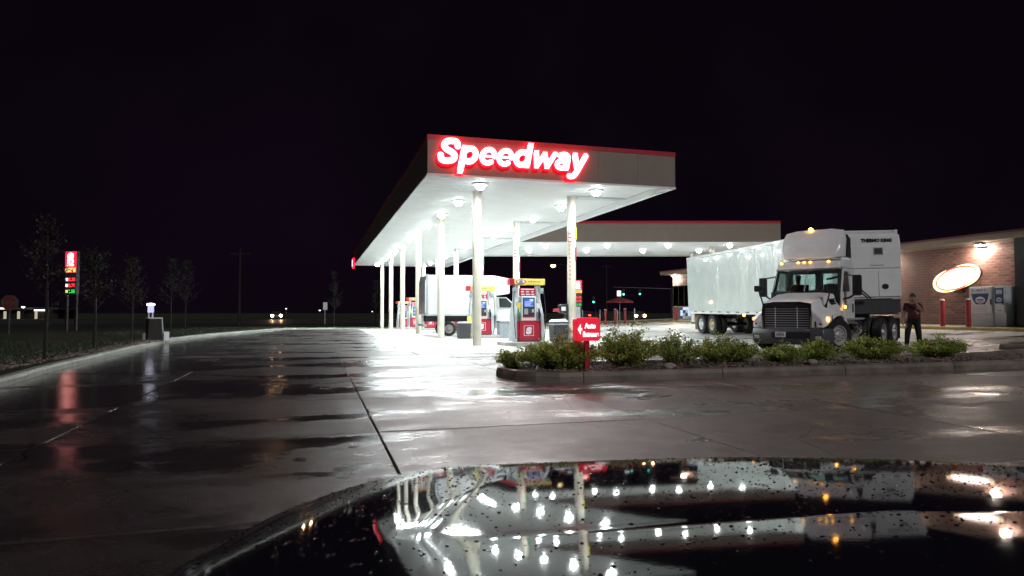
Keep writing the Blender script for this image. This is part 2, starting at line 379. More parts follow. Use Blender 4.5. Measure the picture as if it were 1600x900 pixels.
def brick_mat():
    m = mat('brown_brick', (0.25, 0.125, 0.102), 0.7, var=0.3, scale=7, bump=0.4, bscale=40)
    nt = m.node_tree; n = nt.nodes; l = nt.links; p = n['Principled BSDF']
    oi = n.new('ShaderNodeObjectInfo'); src = p.inputs['Base Color'].links[0].from_socket
    mr = n.new('ShaderNodeMapRange'); mr.inputs['To Min'].default_value = 0.7; mr.inputs['To Max'].default_value = 1.25
    l.new(oi.outputs['Random'], mr.inputs['Value'])
    s = n.new('ShaderNodeVectorMath'); s.operation = 'SCALE'; l.new(src, s.inputs[0]); l.new(mr.outputs[0], s.inputs['Scale']); l.new(s.outputs[0], p.inputs['Base Color'])
    return m
M['brick'] = brick_mat()

# ================================================================== THE SETTING
def sheet(name, us, vs, z, m, parent=None):
    b = MB(); k = len(vs)
    b.v = [tuple(W(u, v, z)) for u in us for v in vs]
    for i in range(len(us) - 1):
        for j in range(k - 1): b.f.append((i * k + j, (i + 1) * k + j, (i + 1) * k + j + 1, i * k + j + 1)); b.m.append(0)
    return b.build(name, m, parent)

t = MB().face([(-900, -300, -0.95), (900, -300, -0.95), (900, 1200, -0.95), (-900, 1200, -0.95)])
struct(t.build('terrain', M['field']), 'dark open ground reaching to the horizon')

UJ = [0.63 + 3.1 * k for k in range(-4, 9)]
VJ = [-1.4 + 2.85 * k for k in range(8)] + [19.58]
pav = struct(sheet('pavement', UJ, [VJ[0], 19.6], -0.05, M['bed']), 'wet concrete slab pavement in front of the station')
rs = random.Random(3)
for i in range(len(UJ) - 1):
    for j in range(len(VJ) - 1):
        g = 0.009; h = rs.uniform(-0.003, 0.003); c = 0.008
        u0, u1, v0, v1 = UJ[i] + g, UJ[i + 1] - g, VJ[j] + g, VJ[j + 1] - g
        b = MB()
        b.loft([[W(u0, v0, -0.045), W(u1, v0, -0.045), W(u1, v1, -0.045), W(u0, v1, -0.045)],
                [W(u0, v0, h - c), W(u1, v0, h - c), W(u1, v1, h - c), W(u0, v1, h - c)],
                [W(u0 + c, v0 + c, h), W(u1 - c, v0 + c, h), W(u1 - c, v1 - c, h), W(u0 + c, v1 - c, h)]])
        b.build('slab', M['slab'] if u0 > 0.5 else M['slab_dark'], pav)
struct(sheet('driveway', [-12, -4, 3, U0, 30.6, 45], [19.6, 35, 50, 58, 66, 72], 0.0, M['lot']), 'wet driveway running back past the canopy')
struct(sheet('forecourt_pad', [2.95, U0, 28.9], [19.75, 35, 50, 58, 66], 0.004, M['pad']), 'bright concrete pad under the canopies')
# dark sealed joint round the pad's near corner
b = MB()
for a, c in (((2.88, 19.68), (2.88, 60)), ((2.88, 19.68), (15.5, 19.68))):
    w = 0.035
    if a[0] == c[0]: q = [(a[0] - w, a[1]), (a[0] + w, a[1]), (c[0] + w, c[1]), (c[0] - w, c[1])]
    else: q = [(a[0] + w, a[1] - w), (c[0], c[1] - w), (c[0], c[1] + w), (a[0] + w, a[1] + w)]
    b.face([W(p[0], p[1], 0.008) for p in q])
struct(b.build('joint_sealant', M['bed']), 'dark sealant line along the pad edge')

def kerb_run(root, path, h=0.15, w=0.16, seg=3.0, m=None, side=1):
    """kerb stones along a path of (u, v); side=+1 puts the stone's thickness to the left of the walking direction"""
    pts = [Vector(p) for p in path]
    L = [0]
    for a, c in zip(pts, pts[1:]): L.append(L[-1] + (c - a).length)
    def at(s):
        s = max(0, min(s, L[-1]))
        for k in range(len(pts) - 1):
            if s <= L[k + 1] + 1e-9:
                d = (pts[k + 1] - pts[k]); return pts[k] + d * ((s - L[k]) / d.length), d.normalized()
        return pts[-1], (pts[-1] - pts[-2]).normalized()
    def nrm(s):
        _, d1 = at(max(0, s - 0.25)); _, d2 = at(min(L[-1], s + 0.25)); d = (d1 + d2).normalized(); return Vector((-d.y, d.x)) * side
    n = max(1, round(L[-1] / seg))
    for k in range(n):
        s0, s1 = L[-1] * k / n + 0.008, L[-1] * (k + 1) / n - 0.008
        st = [s0] + [x for x in L if s0 + 0.05 < x < s1 - 0.05] + [s1]
        secs = []
        for s in st:
            p, _ = at(s); q = nrm(s)
            prof = ((0, -0.06), (0, h * 0.55), (0.025, h * 0.93), (0.05, h), (w, h), (w, -0.06))
            secs.append([W(p.x + q.x * o, p.y + q.y * o, z) for o, z in prof])
        MB().loft(secs).build('kerb_stone', m or M['kerb'], root)

def struct_root(name, label):
    o = bpy.data.objects.new(name, None); COL.objects.link(o); o['kind'] = 'structure'; o['label'] = label; return o
kerb = struct_root('kerb', 'canopy-lit concrete kerb between the driveway and the grass verge')
PATH1 = [(-5.0, -4), (-5.0, 6), (-5.0, 13), (-5.3, 16), (-5.5, 20), (-5.75, 26), (-5.9, 30.3)]
PATH2 = [(-6.0, 31.0), (-5.6, 35), (-4.9, 39), (-2.7, 47.6), (-0.9, 54), (1.0, 60), (3, 64.0), (7, 66.8), (14, 68.5), (26, 69.5), (45, 70)]
kerb_run(kerb, PATH1, m=M['lit_verge_kerb']); kerb_run(kerb, PATH2, seg=4, m=M['lit_verge_kerb'])
kerb_run(kerb, [(-5.9, 30.31), (-6.5, 30.45), (-6.6, 30.65), (-6.5, 30.85), (-6.0, 30.99)], seg=1.2, m=M['lit_verge_kerb'])
# grass verge: one sheet from the kerb outwards
b = MB(); pl = [p for p in PATH1 + PATH2]
inn = []; mid_ = []; out = []
for k, (u, v) in enumerate(pl):
    if v <= 60: inn.append(W(u - 0.15, v + (0.12 if v > 33 else 0), 0.13)); mid_.append(W(u - 6, v + (3 if v > 33 else 0), 0.16)); out.append(Vector((W(u - 90, v + (40 if v > 33 else 0), 0)).to_tuple()[:2] + (-0.6,)))
    else: inn.append(W(u, v + 0.15, 0.13)); mid_.append(W(u - 2, v + 6, 0.1)); out.append(Vector((W(u - 30 + (u - 3), v + 120, 0)).to_tuple()[:2] + (-0.9,)))
b.loft([inn, mid_, out], closed=False)
struct(b.build('grass_verge', M['turf']), 'dark wet grass verge beyond the kerb')
# grass blades
def blades(name, n, fn, label, hs=(0.05, 0.11)):
    b = MB(); r = random.Random(11)
    for _ in range(n):
        p = fn(r); a = r.uniform(0, 6.28); h = r.uniform(*hs); w = 0.008 + 0.006 * r.random()
        d = Vector((math.cos(a) * w, math.sin(a) * w, 0)); tip = Vector((r.uniform(-.04, .04), r.uniform(-.04, .04), h))
        b.face([p - d, p + d, p + tip])
    return tag(b.build(name, M['blade']), label, 'grass', kind='stuff')
def near_blade(r):
    v = r.uniform(9, 30) ; u = -5.3 - (r.random() ** 1.4) * 7 - (0.9 if v > 13 else 0.3); return W(u, v, 0.13)
blades('grass', 9000, near_blade, 'short dark grass on the near verge')
def far_blade(r):
    k = r.randrange(1, len(PATH2) - 3); t = r.random(); a, c = PATH2[k], PATH2[k + 1]
    u, v = a[0] + (c[0] - a[0]) * t, a[1] + (c[1] - a[1]) * t; o = 0.3 + r.random() * 6
    return W(u - o * (0.9 if v < 60 else 0.2), v + o * (0.3 if v < 60 else 0.9), 0.12)
blades('grass', 9000, far_blade, 'yellow-green grass strip behind the far kerb', (0.08, 0.16))

def pebble_mesh(name, n, fn, m, size, seed):
    b = MB(); r = random.Random(seed)
    for _ in range(n):
        p = fn(r); s = r.uniform(*size); q = [s * r.uniform(0.6, 1.3) for _ in range(6)]; a = r.uniform(0, 6.28); ca, sa = math.cos(a), math.sin(a)
        k = len(b.v)
        for x, y, z in ((q[0], 0, 0), (0, q[1], 0), (-q[2], 0, 0), (0, -q[3], 0), (0, 0, q[4] * .7), (0, 0, -q[5] * .5)):
            b.v.append((p.x + x * ca - y * sa, p.y + x * sa + y * ca, p.z + z))
        for f in ((0, 1, 4), (1, 2, 4), (2, 3, 4), (3, 0, 4), (1, 0, 5), (2, 1, 5), (3, 2, 5), (0, 3, 5)):
            b.f.append(tuple(k + i for i in f)); b.m.append(0)
    return b.build(name, m)
tag(pebble_mesh('gravel', 1500, lambda r: (lambda v: W(-5.25 - (0.5 if v > 13 else 0.1) - abs(r.gauss(0, .6)), v, 0.145))(r.uniform(9, 30)), M['stone'], (0.02, 0.05), 5), 'brown gravel strip along the verge kerb', 'gravel', kind='stuff')

# planting island in the foreground
isl = struct_root('planting_island', 'long kerbed planting island in front of the trucks')
NA = [(4.6 - 1.25 * math.sin(a), 12.45 - 1.25 * math.cos(a)) for a in [R(x) for x in range(0, 181, 20)]]
kerb_run(isl, [(24.5, 11.2), (4.6, 11.2)], h=0.18, w=0.17, seg=2.85, side=-1)
kerb_run(isl, NA, h=0.18, w=0.17, seg=1.4, side=-1)
kerb_run(isl, [(4.6, 13.7), (24.5, 13.7)], h=0.18, w=0.17, seg=2.85, side=-1)
us = [3.7, 4.2, 4.8, 8, 12, U0, 24.5]
b = MB(); A = []; C = []
for u in us:
    dv = 1.1 if u > 4.6 else math.sqrt(max(0.02, 1.12 ** 2 - (4.6 - u) ** 2))
    A.append(W(u, 12.45 - dv, 0.13)); C.append(W(u, 12.45 + dv, 0.13))
b.loft([A, [(p + q) / 2 + Vector((0, 0, 0.07)) for p, q in zip(A, C)], C], closed=False)
struct(b.build('planting_bed', M['soil']), 'dark mulch bed inside the planting island')
tag(pebble_mesh('gravel', 5200, lambda r: (lambda u, o: W(u, 12.45 + o, 0.155 + 0.055 * (1 - abs(o))))(r.uniform(3.9, 20), r.uniform(-1.05, 1.05)), M['stone'], (0.014, 0.045), 6), 'reddish gravel mulch in the planting island', 'gravel', kind='stuff')
# island by the parking bays at the far right
isl2 = struct_root('parking_island', 'low kerbed island end at the right edge')
kerb_run(isl2, [(30, 14.3), (20.6, 14.3), (20.05, 14.6), (19.85, 15.1), (20.05, 15.6), (20.6, 15.9), (30, 15.9)], h=0.17, w=0.17, seg=2.6, side=-1)
struct(sheet('planting_bed', [20.4, 30], [14.45, 15.75], 0.14, M['soil']), 'dark mulch in the parking island')

# store sidewalk with yellow kerb
sw = struct_root('sidewalk', 'concrete sidewalk along the store')
kerb_run(sw, [(28.75, 20), (28.75, 49.9)], h=0.15, w=0.15, seg=3, m=M['yellow_kerb'], side=-1)
kerb_run(sw, [(28.75, 50), (28.75, 56.5), (28, 57), (20, 57.5)], h=0.13, w=0.15, seg=3, m=M['yellow_kerb'], side=-1)
for k in range(11):
    sheet('walk_panel', [28.91, 30.62], [20 + 3 * k + 0.01, 20 + 3 * k + 2.99], 0.145, M['walk'], sw)
# the street behind
struct(MB().face([(-300, 118, -0.85), (300, 98, -0.85), (300, 112, -0.85), (-300, 132, -0.85)]).build('road', M['asphalt']), 'dark street behind the station')

# ================================================================== CANOPIES
H = 5.7
FH = 1.14                                  # tan band, red band above it
CU0, CU1, CV0, CV1 = 3.4, 12.35, 21.4, 65.2
cl, cw, cd = CV1 - CV0, CU1 - CU0, 0
can = thing('fuel_canopy', 'long pump canopy with tan fascia carrying the glowing red sign', 'canopy', W(CU0, CV0), ANG)
# local frame: x = across (0..cw), y = along (0..cl), z up
def soffit_planks(x0, x1, y0, y1, z, pitch=0.4):
    b = MB(); y = y0
    while y < y1 - 0.05:
        e = min(y + pitch, y1)
        b.box(x0, x1, y + 0.02, e - 0.02, z, z + 0.05); y = e
    b.box(x0, x1, y0, y1, z + 0.02, z + 0.07)
    return b
soffit_planks(0.05, cw - 0.05, 0.05, cl - 0.05, H).build('soffit', M['soffit'], can)
for side in range(4):
    if side < 2:
        e = 0 if side == 0 else cl - 0.05
        q = lambda g: (-g, cw + g, e - g, e + 0.05 + g)
    else:
        e = 0 if side == 2 else cw - 0.05
        q = lambda g: (e - g, e + 0.05 + g, 0.051 + g, cl - 0.051 - g)
    x0, x1, ya, yb = q(0); nn = max(1, round(max(x1 - x0, yb - ya) / 1.5))
    for k in range(nn):
        if side < 2: MB().box(x0 + (x1 - x0) * k / nn + 0.003, x0 + (x1 - x0) * (k + 1) / nn - 0.003, ya, yb, H + 0.03, H + FH).build('fascia_panel', M['tan'], can)
        else: MB().box(x0, x1, ya + (yb - ya) * k / nn + 0.003, ya + (yb - ya) * (k + 1) / nn - 0.003, H + 0.03, H + FH).build('fascia_panel', M['tan'], can)
    e2 = 0.012; MB().box(x0 + e2, x1 - e2, ya + e2, yb - e2, H + 0.04, H + FH - 0.01).build('fascia_backing', M['mid_dark'], can)
    MB().box(*q(0.012), H + FH + 0.002, H + FH + 0.15).build('red_band', M['red'], can)
    MB().box(*q(0.015), H - 0.03, H + 0.028).build('edge_trim', M['soffit'], can)
MB().box(0.06, cw - 0.06, 0.06, cl - 0.06, H + 0.6, H + 0.7).build('roof_deck', M['mid_dark'], can)
# gutter boxes on the right-hand side of the soffit
MB().box(cw - 0.75, cw - 0.35, 0.06, cl - 0.06, H - 0.05, H - 0.002).build('gutter_box', M['soffit_line'], can)
cy0 = 24.1 - CV0
colm = None
def column_mesh(h0):
    return MB().lathe([(0.165, -h0), (0.165, H - 0.02)], n=24).mesh('column', M['column'], smooth=True)
for k in range(6):
    for side, uu in enumerate((5.68, 9.41)):
        v = 24.1 + 7.4 * k; gz = ground_uv(uu, v)
        c = place('column', column_mesh(-gz + 0.0), can, (uu - CU0, v - CV0, 0))
        MB().lathe([(0.20, -0.0), (0.20, 0.02), (0.17, 0.03)], n=20).build('base_ring', M['column'], c, (0, 0, gz))
        MB().lathe([(0.19, H - 0.05), (0.19, H - 0.004)], n=20).build('column_collar', M['soffit_line'], c)
        if side == 1 and k < 3:           # number plate, vertical wording and pennant stuck on the column
            f = MB().box(-0.185, -0.06, -0.172, -0.15, 3.92, 4.26, 0); f.box(-0.165, -0.08, -0.176, -0.171, 4.12, 4.2, 1); f.box(-0.165, -0.08, -0.176, -0.171, 3.97, 4.06, 1)
            f.build('number_plate', [M['red'], M['paper']], c)
            s = MB()
            for q in range(9): s.box(-0.135, -0.11, -0.166, -0.14, 3.76 - 0.16 * q, 3.83 - 0.16 * q)
            so = s.build('sticker_wording', M['red'], c); so['kind'] = 'stuff'
            pn = MB()
            pn.face([(0.07, -0.168, 3.95), (0.165, -0.12, 4.05), (0.165, -0.12, 4.5), (0.07, -0.168, 4.45)], 0)
            pn.face([(0.085, -0.165, 3.2), (0.15, -0.13, 3.25), (0.15, -0.13, 3.75), (0.085, -0.165, 3.7)], 1)
            pn.build('pennant_sticker', [M['yellow2'] if k == 0 else M['green'], M['red']], c)
    MB().box(9.6 - CU0, cw - 0.76, 24.1 + 7.4 * k - CV0 - 0.22, 24.1 + 7.4 * k - CV0 + 0.22, H - 0.06, H - 0.002).build('gutter_branch', M['soffit_line'], can)
lamp_me = MB().lathe([(0.27, 0), (0.27, -0.04), (0.22, -0.055), (0.21, -0.05)], n=20).mesh('downlight', M['housing'], True)
def lens_mesh(m, r=0.19):
    return MB().lathe([(0.001, -0.180), (r * 0.5, -0.179), (r * 0.5, -0.1775), (0.001, -0.177)], n=12).mesh('lens', m)
glare_bowl_me = MB().lathe([(0.115, -0.177), (0.15, -0.14), (0.17, -0.08), (0.165, -0.03), (0.02, -0.028)], n=16).mesh('glare_bowl', M['glare_bowl'], True)  # glowing bowl added to give flush lamps their round glare and side glow
lens_me = lens_mesh(M['lens']); lens_me2 = lens_mesh(M['lens2'], 0.20)
for k in range(12):
    for uu in (5.42, 9.77):
        d = place('downlight', lamp_me, can, (uu - CU0, 22.55 + 3.7 * k - CV0, H - 0.002))
        place('lens', lens_me, d); place('glare_bowl', glare_bowl_me, d)

# second canopy, square to the view, over the truck lane
can2 = thing('fuel_canopy', 'smaller lower-looking canopy behind the white trailer with a thin red top line', 'canopy', (0, 42.3, 0), 0)
def edge_x(y):        # right-hand face of the first canopy
    p = W(CU1 + 0.03, CV0); return p.x - (y - p.y) * SA / CA
y0, y1, x1 = 0.0, 10.5, 16.9
xl0, xl1 = edge_x(42.3) , edge_x(52.8)
b = MB(); n = 26
for k in range(n):
    a, c = y0 + (y1 - y0) * k / n + 0.012, y0 + (y1 - y0) * (k + 1) / n - 0.012
    b.prism([(edge_x(42.3 + a) + 0.05, a), (x1 - 0.05, a), (x1 - 0.05, c), (edge_x(42.3 + c) + 0.05, c)], 'z', H, H + 0.05)
b.prism([(xl0 + 0.05, y0 + .02), (x1 - 0.05, y0 + .02), (x1 - 0.05, y1 - .02), (xl1 + 0.05, y1 - .02)], 'z', H + 0.02, H + 0.07)
b.build('soffit', M['soffit'], can2)
for (a0, a1, b0, b1) in ((xl0, x1, y0 - 0.05, y0), (xl1, x1, y1, y1 + 0.05), (x1, x1 + 0.05, y0 - 0.05, y1 + 0.05)):
    MB().box(a0, a1, b0, b1, H - 0.02, H + FH).build('fascia', M['tan'], can2)
    MB().box(a0, a1 + 0.012, b0 - 0.012, b1 + 0.012, H + FH + 0.002, H + FH + 0.16).build('red_band', M['red'], can2)
    MB().box(a0, a1 + 0.015, b0 - 0.015, b1 + 0.015, H - 0.06, H - 0.022).build('edge_trim', M['soffit'], can2)
MB().prism([(xl0 + 0.05, y0 + .02), (x1 - 0.05, y0 + .02), (x1 - 0.05, y1 - .02), (xl1 + 0.05, y1 - .02)], 'z', H + 0.6, H + 0.7).build('roof_deck', M['mid_dark'], can2)
for x, y in ((13.6, 3.2), (13.6, 8.2)):
    c = place('column', MB().lathe([(0.17, ground(x, y + 42.3)), (0.17, H - 0.02)], n=24).mesh('column', M['column'], True), can2, (x, y, 0))
    MB().lathe([(0.21, 0), (0.21, 0.02), (0.18, 0.03)], n=20).build('base_ring', M['column'], c, (0, 0, ground(x, y + 42.3)))
for x, y in ((2.2, 1.7), (6.25, 1.7), (10.25, 1.7), (14.3, 1.7), (1.2, 5.4), (5.3, 5.4), (9.3, 5.4), (13.3, 5.4)):
    d = place('downlight', lamp_me, can2, (x, y, H - 0.002)); place('lens', lens_me2, d); place('glare_bowl', glare_bowl_me, d)

# ------------------------------------------------------------------ glowing word on the canopy front
sg = thing('illuminated_sign', 'large glowing white and red channel letters on the canopy front', 'sign', W(3.66, CV0 - 0.02, 6.03), ANG)
def arc(cx, cy, rx, ry, a0, a1, n=16): return [(cx + rx * math.cos(R(a0 + (a1 - a0) * k / n)), cy + ry * math.sin(R(a0 + (a1 - a0) * k / n))) for k in range(n + 1)]
def smooth_line(p, n=5):
    out = []; q = [p[0]] + list(p) + [p[-1]]
    for i in range(1, len(q) - 2):
        for k in range(n):
            t = k / n; a, b, c, d = q[i - 1], q[i], q[i + 1], q[i + 2]
            out.append(tuple(0.5 * ((2 * b[j]) + (c[j] - a[j]) * t + (2 * a[j] - 5 * b[j] + 4 * c[j] - d[j]) * t * t + (3 * b[j] - a[j] - 3 * c[j] + d[j]) * t ** 3) for j in (0, 1)))
    return out + [p[-1]]
GLYPH = {      # (centre line, relative width)
    'S': [(smooth_line([(0.60, 0.56), (0.55, 0.68), (0.38, 0.715), (0.20, 0.68), (0.145, 0.565), (0.24, 0.455), (0.42, 0.38), (0.555, 0.275), (0.52, 0.14), (0.33, 0.095), (0.15, 0.13), (0.09, 0.26)]), 1.0)],
    'p': [([(0.10, -0.19), (0.10, 0.53)], 1.0), (arc(0.31, 0.315, 0.215, 0.205, 0, 360, 24), 0.95)],
    'e': [(arc(0.30, 0.315, 0.215, 0.212, 0, 308, 22), 0.84), ([(0.12, 0.315), (0.51, 0.315)], 0.36)],
    'd': [([(0.52, 0.105), (0.52, 0.74)], 1.0), (arc(0.31, 0.315, 0.215, 0.205, 0, 360, 24), 0.95)],
    'w': [([(0.10, 0.53), (0.20, 0.11)], 0.9), ([(0.20, 0.11), (0.41, 0.50)], 0.8), ([(0.41, 0.50), (0.58, 0.11)], 0.9), ([(0.58, 0.11), (0.78, 0.53)], 0.8)],
    'a': [(arc(0.27, 0.21, 0.165, 0.115, 0, 360, 22), 0.85), ([(0.46, 0.10), (0.46, 0.38)], 1.0), (smooth_line([(0.46, 0.36), (0.44, 0.48), (0.31, 0.53), (0.15, 0.49)]), 0.95)],
    'y': [([(0.10, 0.53), (0.26, 0.12)], 1.0), (smooth_line([(0.50, 0.53), (0.38, 0.25), (0.27, 0.0), (0.17, -0.14), (0.03, -0.15)]), 0.95)]}
SHEAR, SX, SW = 0.21, 0.975, 0.200
def glyph_mesh(ch, extra, y_front, depth, m):
    b = MB(); lay = 0
    for line, rel in GLYPH[ch]:
        w = (SW * rel + extra) / 2; P = [((x + z * SHEAR) * SX, z * 1.06) for x, z in line]; yf = y_front - 0.0015 * lay; lay += 1
        for (x0, z0), (x1, z1) in zip(P, P[1:]):
            d = Vector((x1 - x0, z1 - z0))
            if d.length < 1e-6: continue
            d.normalize(); nx, nz = -d.y * w, d.x * w
            b.prism([(x0 + nx, z0 + nz), (x1 + nx, z1 + nz), (x1 - nx, z1 - nz), (x0 - nx, z0 - nz)], 'y', yf, yf + depth)
        for k, (x0, z0) in enumerate(P):
            sq = (k in (0, len(P) - 1)) and len(P) < 12
            b.prism([(x0 + w * math.cos(t), z0 + w * math.sin(t)) for t in [2 * math.pi * q / 12 for q in range(12)]] if not sq else [(x0 + w * (0.85 * a + SHEAR * c * 0.8), z0 + w * 0.85 * c) for a, c in ((-1, -1), (1, -1), (1, 1), (-1, 1))], 'y', yf - 0.0004, yf + depth - 0.0004)
    return b.mesh('letter', m)
for ch, x in (('S', 0.0), ('p', 0.74), ('e', 1.40), ('e', 1.995), ('d', 2.585), ('w', 3.26), ('a', 4.08), ('y', 4.68)):
    o = place('letter', glyph_mesh(ch, 0.068, -0.13, 0.11, M['sign_red']), sg, (x * SX, 0, 0))
    place('letter_face', glyph_mesh(ch, 0.0, -0.145, 0.012, M['sign_white']), o)
# small lit emblem at the far end of the left fascia, seen edge-on
em = thing('illuminated_sign', 'small red and white lit emblem near the far canopy corner', 'sign', W(CU0 - 0.02, CV1 - 1.3, 6.1), ANG)
MB().box(-0.18, 0, -0.55, 0.55, -0.45, 0.5).build('cabinet', M['lit_red'], em, bevel=0.03)
MB().box(-0.2, -0.182, -0.3, 0.3, -0.3, 0.35).build('face', M['lit_white'], em)

# ================================================================== PUMPS AND THEIR ISLANDS
def s_logo(parent, x, y, z, s, m):
    """white S in a rounded white frame, facing -y"""
    t = 0.045 * s; f = MB()
    f.box(x - s, x + s, y - 0.008, y, z - s, z - s + t * 2); f.box(x - s, x + s, y - 0.008, y, z + s - t * 2, z + s)
    f.box(x - s, x - s + t * 2, y - 0.008, y, z - s + t * 2, z + s - t * 2); f.box(x + s - t * 2, x + s, y - 0.008, y, z - s + t * 2, z + s - t * 2)
    f.build('emblem_frame', m, parent)
    me = text_mesh('S', 1.62 * s, m, extrude=0.004, offset=0.13 * s, sx=1.25, center=True, shear=0.12)
    place('emblem', me, parent, (x, y - 0.006, z - 0.56 * s))
def oval(mb, cx, cz, a, c, y0, y1, mi=0, n=24, tilt=0.0):
    ring = [(cx + a * math.cos(t) * math.cos(tilt) - c * math.sin(t) * math.sin(tilt), cz + a * math.cos(t) * math.sin(tilt) + c * math.sin(t) * math.cos(tilt)) for t in [2 * math.pi * k / n for k in range(n)]]
    return mb.prism(ring, 'y', y0, y1, mi)

def make_pump():
    r = thing('fuel_pump', '', 'fuel pump', (0, 0, 0), ANG, 'fuel pumps under the long canopy')
    # base and red lower doors
    MB().box(-0.50, 0.50, -0.33, 0.33, 0.15, 0.20).build('plinth', M['mid_dark'], r)
    for s in (-1, 1):
        dr = MB().box(-0.46, 0.46, *( (-0.36, -0.02) if s < 0 else (0.02, 0.36)), 0.20, 0.92).build('lower_door', M['pump_red'], r, bevel=0.012)
        MB().box(-0.44, 0.44, *( (-0.366, -0.358) if s < 0 else (0.358, 0.366)), 0.88, 0.90).build('door_seam', M['dark'], dr)
        if s < 0: s_logo(dr, -0.02, -0.362, 0.56, 0.19, M['paper'])
    # tapered side frames
    for s in (-1, 1):
        pf = MB().loft([[(s * 0.47, -0.37, 0.15), (s * 0.60, -0.37, 0.15), (s * 0.60, 0.37, 0.15), (s * 0.47, 0.37, 0.15)],
                   [(s * 0.47, -0.33, 1.15), (s * 0.575, -0.33, 1.15), (s * 0.575, 0.33, 1.15), (s * 0.47, 0.33, 1.15)],
                   [(s * 0.36, -0.16, 1.75), (s * 0.50, -0.16, 1.75), (s * 0.50, 0.16, 1.75), (s * 0.36, 0.16, 1.75)],
                   [(s * 0.36, -0.14, 2.26), (s * 0.50, -0.14, 2.26), (s * 0.50, 0.14, 2.26), (s * 0.36, 0.14, 2.26)]])
        po = pf.build('side_frame', M['pale_grey'], r, bevel=0.012)
        MB().box(s * 0.40, s * 0.46, -0.15, -0.142, 1.8, 2.2).build('frame_channel', M['grey'], po)
    # nozzle bays either side of the display
    for s in (-1, 1):
        nb = MB().box(*sorted((s * 0.29, s * 0.465)), -0.24, 0.24, 0.92, 1.62).build('nozzle_bay', M['grey'], r, bevel=0.01)
        MB().box(*sorted((s * 0.31, s * 0.45)), -0.252, -0.242, 1.40, 1.58).build('grade_button', M['yellow2'] if s < 0 else M['paper'], nb)
        MB().box(*sorted((s * 0.315, s * 0.38)), -0.252, -0.242, 1.26, 1.38).build('grade_label', M['paper'], nb)
        nz = MB(); x = s * 0.40
        nz.tube([(x, -0.30, 1.36), (x, -0.36, 1.18), (x, -0.31, 1.00)], [0.03, 0.038, 0.03], 8)
        nz.box(x - 0.04, x + 0.04, -0.40, -0.33, 1.05, 1.22)
        nz.build('nozzle', M['green'] if s < 0 else M['dark'], nb)
        hs = MB(); hs.tube([(s * 0.47, -0.16, 2.10), (s * 0.585, -0.32, 1.95), (s * 0.62, -0.40, 1.4), (s * 0.60, -0.46, 0.7), (s * 0.55, -0.48, 0.28), (s * 0.45, -0.47, 0.22), (s * 0.40, -0.45, 0.5), (s * 0.40, -0.38, 1.05)], 0.014, 6)
        hs.build('hose', M['black'], r)
        MB().box(*sorted((s * 0.46, s * 0.60)), -0.24, -0.16, 1.95, 2.15).build('hose_retractor', M['grey'], r, bevel=0.01)
    # display head
    dh = MB().box(-0.285, 0.285, -0.29, 0.29, 0.925, 1.84).build('display_head', M['white'], r, bevel=0.02)
    MB().box(-0.23, 0.23, -0.300, -0.291, 1.05, 1.79).build('bezel', M['dark'], dh)
    sc = MB().box(-0.19, 0.19, -0.304, -0.301, 1.44, 1.76).build('screen', M['screen'], dh)
    b = MB().box(0.03, 0.17, -0.308, -0.305, 1.66, 1.73)
    for q in range(4): b.box(-0.16, -0.16 + (0.3, 0.22, 0.26, 0.3)[q], -0.308, -0.305, 1.47 + 0.05 * q, 1.49 + 0.05 * q)
    b.build('screen_text', M['screen2'], dh)
    MB().box(-0.18, -0.03, -0.308, -0.301, 1.16, 1.38).build('keypad', M['grey'], dh)
    MB().box(0.02, 0.10, -0.318, -0.301, 1.2, 1.38).build('card_reader', M['mid_dark'], dh)
    MB().box(0.13, 0.19, -0.31, -0.301, 1.24, 1.36).build('receipt_slot', M['pale_grey'], dh)
    b = MB()
    for q in range(6): b.box(-0.18 + q * 0.063, -0.135 + q * 0.063, -0.308, -0.301, 1.07, 1.11)
    b.build('button_row', M['red'], dh)
    # red price panel
    pp = MB().box(-0.33, 0.31, -0.19, -0.13, 1.86, 2.14).build('price_panel', M['pump_red'], r, bevel=0.008)
    b = MB().box(-0.27, 0.25, -0.196, -0.191, 2.085, 2.12)
    for q, (x0, x1) in enumerate(((-0.27, -0.16), (-0.08, 0.04), (0.13, 0.22), (-0.27, -0.13), (-0.08, 0.09), (0.13, 0.24))):
        z = 1.985 if q < 3 else 1.885; b.box(x0, x1, -0.196, -0.191, z, z + 0.05)
    b.build('price_wording', M['paper'], pp)
    # yellow topper
    tp = MB().box(-0.52, 0.68, -0.20, 0.20, 2.27, 2.50).build('topper', M['yellow'], r, bevel=0.02)
    MB().box(-0.70, -0.522, -0.205, 0.205, 2.265, 2.505).build('topper_end', M['red'], tp, bevel=0.02)
    b = MB(); oval(b, -0.28, 2.385, 0.20, 0.095, -0.208, -0.201, 0); oval(b, -0.28, 2.385, 0.155, 0.065, -0.212, -0.2085, 1)
    b.build('topper_emblem', [M['red'], M['paper']], tp)
    place('emblem_lettering', text_mesh('SR', 0.13, M['blue'], extrude=0.002, offset=0.006, shear=0.2, center=True), tp, (-0.28, -0.2135, 2.342))
    b = MB(); x = 0.0; r2 = random.Random(5)
    for w in (7, 5, 2, 4):
        for q in range(w):
            hh = r2.choice((0.03, 0.03, 0.045)); b.box(x, x + 0.016, -0.205, -0.201, 2.37, 2.37 + hh); x += 0.024
        x += 0.022
    b.build('topper_wording', M['green'], tp)
    return r
pump0 = make_pump()
PL = ['fuel pump nearest the camera, red panel fully in view beside the dark trash can',
      'second fuel pump, half hidden behind the nearest canopy column',
      'third fuel pump, standing in front of the white box truck',
      'fourth fuel pump, behind the box truck rear, mostly hidden by a column',
      'fifth fuel pump in the row, small, left of the box truck',
      'farthest fuel pump of the row, smallest, beside the left columns']
